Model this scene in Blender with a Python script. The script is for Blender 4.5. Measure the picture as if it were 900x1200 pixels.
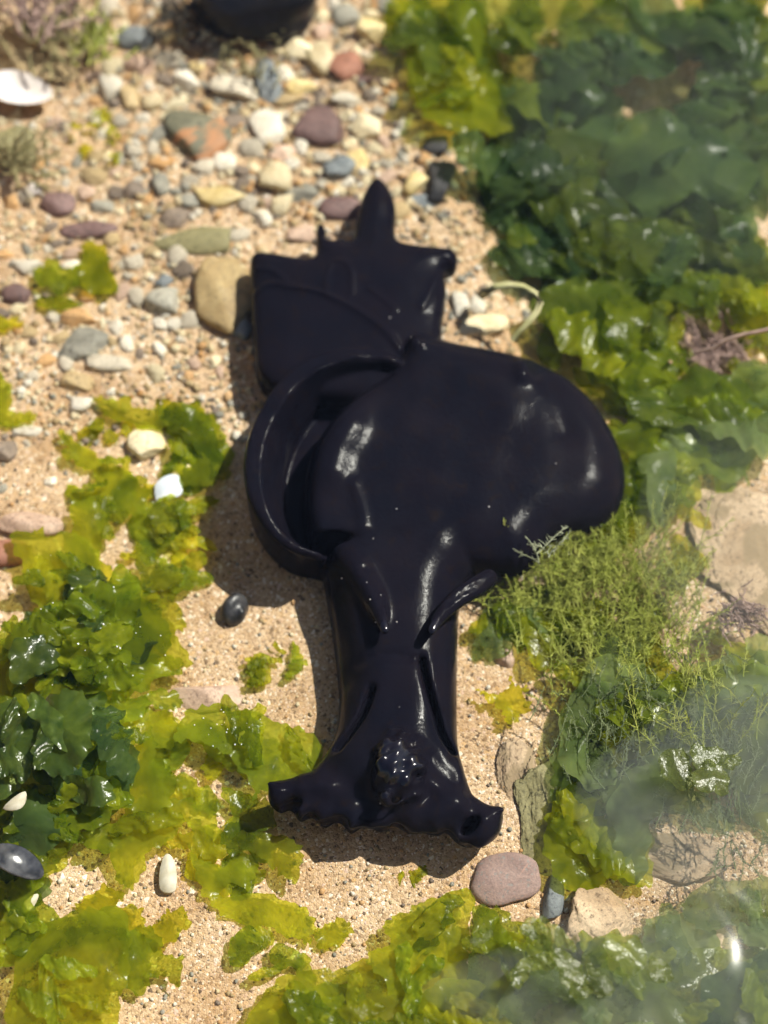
import bpy, math, random
import numpy as np
from mathutils import Vector, Matrix, Euler
from mathutils.geometry import delaunay_2d_cdt

for o in list(bpy.data.objects):
    bpy.data.objects.remove(o, do_unlink=True)
SC = bpy.context.scene
COL = SC.collection
RNG = random.Random(11)

# ------------------------------------------------------------------ camera
U = 10.0          # lengths below are metres; the file stores decimetres (1 unit = 10 cm), which suits the ray tracer at this small size
W_PX, H_PX = 900.0, 1200.0
TILT = math.radians(24.0)
DIST = 0.95
HALF_W = 0.20
cam_d = bpy.data.cameras.new('camera')
cam = bpy.data.objects.new('camera', cam_d)
COL.objects.link(cam)
CAM = Vector((0.0, -DIST * math.sin(TILT), DIST * math.cos(TILT)))
cam.location = CAM * U
cam.rotation_euler = (TILT, 0.0, 0.0)
cam_d.sensor_fit = 'HORIZONTAL'
cam_d.sensor_width = 36.0
cam_d.angle = 2 * math.atan(HALF_W / DIST)
cam_d.clip_start = 0.02 * U
cam_d.clip_end = 500.0 * U
cam_d.dof.use_dof = True
cam_d.dof.focus_distance = 0.865 * U
cam_d.dof.aperture_fstop = 4.6 / U
SC.camera = cam

# ------------------------------------------------------------------ sky, sun, exposure
SUN = Vector((0.52, 0.31, 0.80)).normalized()
world = bpy.data.worlds.new('World')
SC.world = world
world.use_nodes = True
wn = world.node_tree
bg = wn.nodes['Background']
sky = wn.nodes.new('ShaderNodeTexSky')
sky.sky_type = 'NISHITA'
sky.sun_disc = False
sky.sun_elevation = math.asin(SUN.z)
sky.sun_rotation = math.atan2(SUN.x, SUN.y)
wn.links.new(sky.outputs[0], bg.inputs[0])
bg.inputs[1].default_value = 0.07
sun_d = bpy.data.lights.new('sun', 'SUN')
sun_d.energy = 5.0
sun_d.angle = math.radians(0.53)
sun_d.color = (1.0, 0.95, 0.86)
sun = bpy.data.objects.new('sun', sun_d)
COL.objects.link(sun)
sun.rotation_euler = SUN.to_track_quat('Z', 'Y').to_euler()
SC.view_settings.view_transform = 'Standard'
SC.view_settings.look = 'None'
SC.view_settings.exposure = 0.56
SC.view_settings.gamma = 1.0
SC.view_settings.use_curve_mapping = False
SC.cycles.max_bounces = 6
SC.cycles.transparent_max_bounces = 14
SC.cycles.sample_clamp_indirect = 6.0
SC.cycles.use_denoising = True
SC.cycles.use_adaptive_sampling = True
SC.cycles.adaptive_threshold = 0.04
SC.cycles.use_light_tree = False

# ------------------------------------------------------------------ geometry helpers
TANH = HALF_W / DIST
CT, ST = math.cos(TILT), math.sin(TILT)
PXM = 2 * HALF_W / W_PX            # metres per photo pixel at the centre of the bed
WATER_Z = 0.047


def at(px, py, z=0.0):
    """photo pixel -> point of the scene at height z"""
    u = (px - W_PX / 2) / (W_PX / 2) * TANH
    v = -(py - H_PX / 2) / (W_PX / 2) * TANH
    dx, dy, dz = u, v * CT + ST, v * ST - CT
    k = (z - CAM.z) / dz
    return Vector((CAM.x + dx * k, CAM.y + dy * k, z))


_nr = np.random.RandomState(3)
_W = [(_nr.uniform(-1, 1, 2), _nr.uniform(0, 6.28), f) for f in (14, 22, 31, 47, 66, 95, 140, 200) for _ in range(2)]


def wob(x, y, s=1.0):
    r = 0
    for d, p, f in _W:
        r = r + np.sin((x * d[0] + y * d[1]) * f * s + p) * (14.0 / f) ** 0.8
    return r


def sstep(a, b, x):
    t = np.clip((x - a) / (b - a), 0, 1)
    return t * t * (3 - 2 * t)


def gh(x, y):
    """height of the sand bed"""
    base = 0.0011 * wob(x, y) + 0.00035 * wob(x + 1.3, y - 0.7, 4.3)
    dip = sstep(0.03, 0.11, x) * sstep(0.03, 0.12, y)
    fade = 1.0 / (1.0 + (np.maximum(np.hypot(x, y) - 0.6, 0) / 1.0))
    return (base - 0.022 * dip) * fade


def on_bed(px, py):
    z = 0.0
    for _ in range(4):
        p = at(px, py, z)
        z = float(gh(p.x, p.y))
    return at(px, py, z)


def link(o, parent=None):
    COL.objects.link(o)
    if parent is not None:
        o.parent = parent
    return o


def tag(o, label=None, cat=None, group=None, kind=None):
    if label: o['label'] = label
    if cat: o['category'] = cat
    if group: o['group'] = group
    if kind: o['kind'] = kind
    return o


def mesh_from(name, v, f, smooth=True, mat=None):
    me = bpy.data.meshes.new(name)
    v = np.asarray(v, dtype=np.float32)
    if isinstance(f, np.ndarray):
        n = f.shape[1]
        me.vertices.add(len(v)); me.vertices.foreach_set('co', v.ravel())
        me.loops.add(f.size); me.loops.foreach_set('vertex_index', f.astype(np.int32).ravel())
        me.polygons.add(len(f))
        me.polygons.foreach_set('loop_start', np.arange(0, f.size, n, dtype=np.int32))
        me.update(calc_edges=True)
    else:
        me.from_pydata([tuple(p) for p in v], [], f)
        me.update()
    if smooth:
        me.polygons.foreach_set('use_smooth', np.ones(len(me.polygons), dtype=bool))
    if mat: me.materials.append(mat)
    me.validate()
    return me


def obj(name, me, parent=None):
    return link(bpy.data.objects.new(name, me), parent)


def empty(name, loc):
    o = bpy.data.objects.new(name, None)
    o.empty_display_size = 0.01
    o.location = loc
    return link(o)


# ------------------------------------------------------------------ material helpers
def new_mat(name):
    m = bpy.data.materials.new(name)
    m.use_nodes = True
    nt = m.node_tree
    nt.nodes.clear()
    out = nt.nodes.new('ShaderNodeOutputMaterial')
    return m, nt, out


def N(nt, t, **kw):
    n = nt.nodes.new('ShaderNode' + t)
    for k, v in kw.items():
        if k.startswith('i_'):
            n.inputs[int(k[2:])].default_value = v
        else:
            setattr(n, k, v)
    return n


def setin(n, **kw):
    for k, v in kw.items():
        n.inputs[k.replace('_', ' ')].default_value = v


def noise(nt, co, scale, detail=3, rough=0.55, dist=0.0):
    n = N(nt, 'TexNoise')
    setin(n, Scale=scale, Detail=detail, Roughness=rough, Distortion=dist)
    nt.links.new(co, n.inputs['Vector'])
    return n


def ramp(nt, fac, stops, interp='LINEAR'):
    r = N(nt, 'ValToRGB')
    cr = r.color_ramp
    cr.interpolation = interp
    while len(cr.elements) < len(stops):
        cr.elements.new(0.5)
    for e, (p, c) in zip(cr.elements, stops):
        e.position = p
        e.color = (c[0], c[1], c[2], 1.0)
    nt.links.new(fac, r.inputs[0])
    return r


def mixc(nt, fac, a, b, mode='MIX'):
    m = N(nt, 'Mix', data_type='RGBA', blend_type=mode)
    for sock, val in ((0, fac), (6, a), (7, b)):
        if isinstance(val, (int, float)):
            m.inputs[sock].default_value = val
        elif isinstance(val, tuple):
            m.inputs[sock].default_value = (val[0], val[1], val[2], 1)
        else:
            nt.links.new(val, m.inputs[sock])
    return m.outputs[2]


def bump(nt, h, strength, dist, prev=None):
    b = N(nt, 'Bump')
    b.inputs['Strength'].default_value = strength
    b.inputs['Distance'].default_value = dist * U
    nt.links.new(h, b.inputs['Height'])
    if prev is not None:
        nt.links.new(prev, b.inputs['Normal'])
    return b.outputs[0]


# ---- sand
def sand_material():
    m, nt, out = new_mat('wet_sand')
    co = N(nt, 'TexCoord').outputs['Object']
    L = nt.links.new
    v1 = N(nt, 'TexVoronoi'); setin(v1, Scale=1150.0); L(co, v1.inputs['Vector'])
    v2 = N(nt, 'TexVoronoi'); setin(v2, Scale=560.0); L(co, v2.inputs['Vector'])
    s1 = N(nt, 'SeparateColor'); L(v1.outputs['Color'], s1.inputs[0])
    s2 = N(nt, 'SeparateColor'); L(v2.outputs['Color'], s2.inputs[0])
    stops = [(0.0, (0.11, 0.08, 0.06)), (0.06, (0.30, 0.20, 0.115)), (0.22, (0.47, 0.325, 0.195)),
             (0.52, (0.57, 0.41, 0.26)), (0.72, (0.66, 0.50, 0.34)), (0.84, (0.56, 0.36, 0.17)), (0.92, (0.64, 0.47, 0.38)), (0.97, (0.84, 0.76, 0.63))]
    c1 = ramp(nt, s1.outputs[0], stops)
    c2 = ramp(nt, s2.outputs[1], stops)
    pick = ramp(nt, s2.outputs[0], [(0.66, (0, 0, 0)), (0.72, (1, 1, 1))])
    c = mixc(nt, pick.outputs[0], c1.outputs[0], c2.outputs[0])
    big = noise(nt, co, 16.0, 4)
    patch = ramp(nt, big.outputs[0], [(0.35, (0.78, 0.70, 0.60)), (0.6, (1.0, 1.0, 1.0))])
    c = mixc(nt, 1.0, c, patch.outputs[0], 'MULTIPLY')
    p = N(nt, 'BsdfPrincipled')
    setin(p, Roughness=0.75)
    p.inputs['Specular IOR Level'].default_value = 0.15
    L(c, p.inputs['Base Color'])
    b = bump(nt, v1.outputs['Distance'], 0.55, -0.0008)
    b = bump(nt, v2.outputs['Distance'], 0.35, -0.0012, b)
    L(b, p.inputs['Normal'])
    L(p.outputs[0], out.inputs[0])
    return m


# ---- stones
_stones = {}


def stone(key, a, b, speck=(0.05, 0.045, 0.04), vein=None, rough=0.6):
    m, nt, out = new_mat('stone_' + key)
    L = nt.links.new
    tc = N(nt, 'TexCoord')
    oi = N(nt, 'ObjectInfo')
    add = N(nt, 'VectorMath', operation='ADD')
    L(tc.outputs['Object'], add.inputs[0])
    L(oi.outputs['Location'], add.inputs[1])
    co = add.outputs[0]
    n1 = noise(nt, co, 55.0, 5, 0.6, 0.6)
    r1 = ramp(nt, n1.outputs[0], [(0.34, a), (0.66, b)])
    n2 = noise(nt, co, 420.0, 3, 0.7)
    r2 = ramp(nt, n2.outputs[0], [(0.36, (1, 1, 1)), (0.44, (0, 0, 0))])
    c = mixc(nt, r2.outputs[0], r1.outputs[0], speck)
    n4 = noise(nt, co, 900.0, 2, 0.6)
    c = mixc(nt, 0.5, c, ramp(nt, n4.outputs[0], [(0.3, (0.55, 0.55, 0.55)), (0.7, (1.25, 1.2, 1.15))]).outputs[0], 'MULTIPLY')
    if vein:
        n3 = noise(nt, co, 30.0, 4, 0.5, 1.5)
        r3 = ramp(nt, n3.outputs[0], [(0.56, (0, 0, 0)), (0.62, (1, 1, 1))])
        c = mixc(nt, r3.outputs[0], c, vein)
    hv = N(nt, 'HueSaturation')
    mul = N(nt, 'MapRange'); mul.inputs[3].default_value = 0.78; mul.inputs[4].default_value = 1.2
    L(oi.outputs['Random'], mul.inputs[0]); L(mul.outputs[0], hv.inputs['Value']); L(c, hv.inputs['Color'])
    p = N(nt, 'BsdfPrincipled')
    setin(p, Roughness=rough)
    p.inputs['Specular IOR Level'].default_value = 0.25
    L(hv.outputs[0], p.inputs['Base Color'])
    bb = bump(nt, n1.outputs[0], 0.35, 0.003)
    bb = bump(nt, n2.outputs[0], 0.35, 0.0008, bb)
    L(bb, p.inputs['Normal'])
    L(p.outputs[0], out.inputs[0])
    _stones[key] = m
    return m


stone('cream', (0.62, 0.50, 0.30), (0.76, 0.68, 0.48), (0.45, 0.33, 0.18))
stone('white', (0.58, 0.53, 0.43), (0.74, 0.69, 0.60), (0.5, 0.42, 0.3))
stone('yellow', (0.60, 0.45, 0.18), (0.72, 0.60, 0.34), (0.4, 0.28, 0.12))
stone('pink', (0.46, 0.31, 0.23), (0.60, 0.44, 0.34), (0.30, 0.2, 0.15))
stone('orange', (0.50, 0.27, 0.10), (0.62, 0.40, 0.20), (0.3, 0.17, 0.08))
stone('red', (0.27, 0.12, 0.08), (0.40, 0.19, 0.13), (0.14, 0.07, 0.05))
stone('purple', (0.14, 0.085, 0.08), (0.24, 0.15, 0.14), (0.07, 0.05, 0.05))
stone('taupe', (0.17, 0.13, 0.10), (0.28, 0.22, 0.17), (0.10, 0.08, 0.07))
stone('grey', (0.24, 0.23, 0.19), (0.38, 0.36, 0.30), (0.14, 0.13, 0.11))
stone('palegrey', (0.42, 0.37, 0.29), (0.56, 0.50, 0.40), (0.28, 0.24, 0.2))
stone('bluegrey', (0.16, 0.18, 0.19), (0.27, 0.29, 0.30), (0.10, 0.11, 0.12))
stone('olive', (0.20, 0.18, 0.085), (0.30, 0.27, 0.14), (0.12, 0.11, 0.06))
stone('tan', (0.36, 0.26, 0.13), (0.50, 0.38, 0.21), (0.22, 0.16, 0.09))
stone('brown', (0.27, 0.19, 0.09), (0.38, 0.29, 0.15), (0.17, 0.12, 0.07))
stone('greygreen', (0.11, 0.11, 0.075), (0.20, 0.19, 0.13), (0.06, 0.06, 0.05), vein=(0.40, 0.20, 0.10))
stone('black', (0.0045, 0.005, 0.008), (0.010, 0.010, 0.014), (0.004, 0.004, 0.005), rough=0.3)
stone('dark', (0.030, 0.030, 0.034), (0.065, 0.062, 0.060), (0.02, 0.02, 0.02))
stone('rosegrey', (0.23, 0.155, 0.14), (0.34, 0.24, 0.21), (0.22, 0.2, 0.19), vein=(0.45, 0.26, 0.20))
stone('reef', (0.36, 0.25, 0.15), (0.58, 0.44, 0.30), (0.20, 0.14, 0.09), vein=(0.30, 0.22, 0.13), rough=0.8)


# ---- seaweed blades
def blade_material(name, c_dark, c_light, tint, clear=0.4, gloss=0.35, rough=0.2):
    m, nt, out = new_mat(name)
    L = nt.links.new
    tc = N(nt, 'TexCoord')
    oi = N(nt, 'ObjectInfo')
    add = N(nt, 'VectorMath', operation='ADD')
    L(tc.outputs['Object'], add.inputs[0]); L(oi.outputs['Location'], add.inputs[1])
    co = add.outputs[0]
    n1 = noise(nt, co, 34.0, 3, 0.62, 0.9)
    n2 = noise(nt, co, 240.0, 2, 0.65)
    col = ramp(nt, n1.outputs[0], [(0.37, c_dark), (0.63, c_light)]).outputs[0]
    col = mixc(nt, 0.35, col, ramp(nt, n2.outputs[0], [(0.3, (0.65, 0.68, 0.6)), (0.7, (1.25, 1.22, 1.1))]).outputs[0], 'MULTIPLY')
    hv = N(nt, 'HueSaturation')
    mr = N(nt, 'MapRange'); mr.inputs[3].default_value = 0.7; mr.inputs[4].default_value = 1.25
    L(oi.outputs['Random'], mr.inputs[0]); L(mr.outputs[0], hv.inputs['Value']); L(col, hv.inputs['Color'])
    col = hv.outputs[0]
    nb = bump(nt, n2.outputs[0], 0.3, 0.0012)
    d = N(nt, 'BsdfDiffuse'); L(col, d.inputs[0]); L(nb, d.inputs['Normal'])
    t = N(nt, 'BsdfTranslucent')
    L(mixc(nt, 1.0, col, (1.6, 1.45, 0.7), 'MULTIPLY'), t.inputs[0]); L(nb, t.inputs['Normal'])
    m1 = N(nt, 'MixShader', i_0=0.5); L(d.outputs[0], m1.inputs[1]); L(t.outputs[0], m1.inputs[2])
    tr = N(nt, 'BsdfTransparent')
    tcol = mixc(nt, 0.7, tint, ramp(nt, n1.outputs[0], [(0.3, (0.7, 0.7, 0.6)), (0.7, (1.1, 1.1, 1.1))]).outputs[0], 'MULTIPLY')
    L(tcol, tr.inputs[0])
    m2 = N(nt, 'MixShader', i_0=clear); L(m1.outputs[0], m2.inputs[1]); L(tr.outputs[0], m2.inputs[2])
    g = N(nt, 'BsdfGlossy'); g.inputs['Roughness'].default_value = rough; L(nb, g.inputs['Normal'])
    fr = N(nt, 'Fresnel', i_0=1.30); L(nb, fr.inputs['Normal'])
    fm = N(nt, 'Math', operation='MULTIPLY', i_1=gloss); L(fr.outputs[0], fm.inputs[0])
    m3 = N(nt, 'MixShader'); L(fm.outputs[0], m3.inputs[0]); L(m2.outputs[0], m3.inputs[1]); L(g.outputs[0], m3.inputs[2])
    L(m3.outputs[0], out.inputs[0])
    return m


BL = {
    'deep': blade_material('seaweed_deep_green', (0.046, 0.090, 0.034), (0.110, 0.168, 0.048), (0.50, 0.64, 0.34), 0.36, 0.22),
    'mid': blade_material('seaweed_mid_green', (0.080, 0.125, 0.018), (0.175, 0.220, 0.032), (0.66, 0.76, 0.22), 0.40, 0.22),
    'green': blade_material('seaweed_green', (0.110, 0.165, 0.010), (0.280, 0.335, 0.020), (0.74, 0.85, 0.14), 0.42, 0.28),
    'olive': blade_material('seaweed_olive', (0.155, 0.200, 0.010), (0.350, 0.375, 0.020), (0.88, 0.94, 0.16), 0.44, 0.30),
    'yellow': blade_material('seaweed_yellow', (0.240, 0.270, 0.012), (0.480, 0.480, 0.026), (0.95, 0.93, 0.12), 0.44, 0.22),
    'silty': blade_material('seaweed_silty_green', (0.140, 0.200, 0.070), (0.255, 0.310, 0.115), (0.76, 0.88, 0.46), 0.46, 0.12),  # greyed green: milky surface glare put into the blade colour
    'wet': blade_material('seaweed_wet_dark', (0.055, 0.098, 0.022), (0.130, 0.185, 0.032), (0.40, 0.48, 0.16), 0.25, 1.2),
    'sheen': blade_material('seaweed_at_surface', (0.130, 0.165, 0.050), (0.215, 0.250, 0.075), (0.74, 0.80, 0.40), 0.45, 1.0, 0.24),  # glossy, for the added glare fronds
}


def simple_mat(name, a, b, scale=120.0, rough=0.5, spec=0.4, trans=0.0):
    m, nt, out = new_mat(name)
    L = nt.links.new
    co = N(nt, 'TexCoord').outputs['Object']
    n1 = noise(nt, co, scale, 4)
    p = N(nt, 'BsdfPrincipled')
    setin(p, Roughness=rough)
    p.inputs['Specular IOR Level'].default_value = spec
    c = ramp(nt, n1.outputs[0], [(0.35, a), (0.65, b)]).outputs[0]
    L(c, p.inputs['Base Color'])
    L(bump(nt, n1.outputs[0], 0.3, 0.001), p.inputs['Normal'])
    if trans:
        t = N(nt, 'BsdfTranslucent'); L(c, t.inputs[0])
        mx = N(nt, 'MixShader', i_0=trans)
        L(p.outputs[0], mx.inputs[1]); L(t.outputs[0], mx.inputs[2]); L(mx.outputs[0], out.inputs[0])
    else:
        L(p.outputs[0], out.inputs[0])
    return m


M_feather = simple_mat('feathery_green', (0.40, 0.46, 0.07), (0.62, 0.64, 0.16), 90, 0.6, 0.3, 0.4)
M_feather_pale = simple_mat('feathery_pale', (0.34, 0.36, 0.22), (0.5, 0.52, 0.36), 90, 0.6, 0.3, 0.3)
M_coral = simple_mat('tuft_purple_brown', (0.24, 0.16, 0.14), (0.44, 0.31, 0.27), 160, 0.7, 0.2)
M_coral_pink = simple_mat('tuft_pinkish_tan', (0.34, 0.20, 0.14), (0.52, 0.36, 0.25), 160, 0.7, 0.2)
M_browntuft = simple_mat('tuft_olive_brown', (0.20, 0.18, 0.08), (0.36, 0.31, 0.16), 160, 0.7, 0.2)
M_shell = simple_mat('shell_white', (0.58, 0.52, 0.47), (0.74, 0.68, 0.68), 60, 0.35, 0.2)
M_shell_edge = simple_mat('shell_tan_edge', (0.45, 0.34, 0.2), (0.62, 0.5, 0.34), 160, 0.5, 0.4)
M_chip = simple_mat('shell_chip', (0.44, 0.39, 0.28), (0.60, 0.56, 0.46), 160, 0.5, 0.2)
M_shell_blue = simple_mat('shell_pearl_blue', (0.50, 0.56, 0.64), (0.74, 0.78, 0.82), 60, 0.25, 0.5)
M_mussel = simple_mat('mussel_blue_black', (0.02, 0.022, 0.03), (0.10, 0.10, 0.11), 130, 0.25, 0.6)
M_snail = simple_mat('snail_charcoal', (0.012, 0.012, 0.014), (0.05, 0.048, 0.05), 200, 0.4, 0.5)
M_glint_bead = simple_mat('bubble_white', (0.75, 0.78, 0.80), (0.92, 0.92, 0.92), 60, 0.08, 0.9)

# ------------------------------------------------------------------ the bed: one sheet, fine in view, coarse to the horizon
def axis(half, fine, far, n):
    a = np.arange(-half, half + 1e-9, fine)
    g = half + (far - half) * (np.linspace(0, 1, n + 1)[1:] ** 3)
    return np.concatenate([-g[::-1], a, g])


def sheet(name, zf, half, fine, mat, far=120.0):
    ax, ay = axis(half, fine, far, 26), axis(half * 1.25, fine, far, 26)
    X, Y = np.meshgrid(ax, ay, indexing='xy')
    V = np.stack([X, Y, zf(X, Y)], -1).reshape(-1, 3)
    nx, ny = len(ax), len(ay)
    i = (np.arange(ny - 1)[:, None] * nx + np.arange(nx - 1)[None, :]).ravel()
    F = np.stack([i, i + 1, i + nx + 1, i + nx], 1)
    return obj(name, mesh_from(name, V, F, True, mat))


M_sand = sand_material()
bed = sheet('sand_bed', lambda x, y: gh(x, y), 0.36, 0.0025, M_sand)
tag(bed, 'wet tan sand covering the bottom of the tide pool', kind='structure')

# ------------------------------------------------------------------ stones
_ico = {}


def ico(n):
    if n not in _ico:
        import bmesh
        bm = bmesh.new()
        bmesh.ops.create_icosphere(bm, subdivisions=n, radius=1.0)
        v = np.array([p.co[:] for p in bm.verts])
        f = np.array([[q.index for q in fc.verts] for fc in bm.faces])
        bm.free()
        _ico[n] = (v, f)
    return _ico[n]


def stone_shape(seed, sub=3, facet=0.0, lump=0.16, craggy=0.0):
    """unit stone: a lumpy ellipsoid with cut faces"""
    r = np.random.RandomState(seed)
    v, f = ico(sub)
    v = v.copy()
    e = r.uniform(0.75, 1.0)
    v = np.sign(v) * np.abs(v) ** e
    k = 0
    for i in range(7):
        d = r.normal(size=3); fr = r.uniform(1.2, 3.4)
        k = k + np.sin(v @ d * fr + r.uniform(0, 6.28)) / (1 + 0.35 * i)
    v *= (1 + lump * k / 2.2)[:, None]
    for _ in range(int(facet)):
        n = r.normal(size=3); n[2] *= 0.6; n /= np.linalg.norm(n)
        d = r.uniform(0.50, 0.80)
        s = v @ n - d
        v -= np.where(s > 0, s * 0.97, 0)[:, None] * n
    k = 0
    for i in range(6):
        d = r.normal(size=3) * r.uniform(4, 9)
        k = k + np.sin(v @ d + r.uniform(0, 6.28))
    v *= (1 + 0.006 * k)[:, None]
    if craggy:
        k = 0
        for i in range(26):
            d = r.normal(size=3); d *= 5.0 * 1.14 ** i / np.linalg.norm(d)
            k = k + np.abs(np.sin(v @ d + r.uniform(0, 6.28) + 1.5 * np.sin(v @ d[::-1] * 0.6))) / (1 + 0.16 * i)
        v *= (1 + craggy * (k - k.mean()))[:, None]
    m = np.abs(v).max(0)
    return v / m, f


_shape_cache = {}


def pebble(px, py, w, h, rot, key, facet=0, flat=0.6, label=None, cat='pebble', name='pebble', group=None, sink=0.35, sub=3, seed=None, lump=0.16, craggy=0.0):
    p = on_bed(px, py)
    seed = seed if seed is not None else RNG.randrange(10 ** 6)
    v, f = stone_shape(seed, sub, round(facet * 1.7) + (2 if facet else 0), lump, craggy)
    hz = flat * min(w, h) * PXM / 2
    ky = 1.0 / CT
    v = v * np.array([w * PXM / 2, h * PXM / 2 * ky, hz])
    me = mesh_from(name, v, f, True, _stones[key])
    o = obj(name, me)
    p = at(px, py, p.z + hz * (1 - 2 * sink))
    o.location = p
    o.rotation_euler = (RNG.uniform(-0.08, 0.08), RNG.uniform(-0.08, 0.08), math.radians(rot))
    placed.append((px, py, (w + h) / 4))
    tag(o, label, cat, group)
    return o


placed = []
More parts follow.
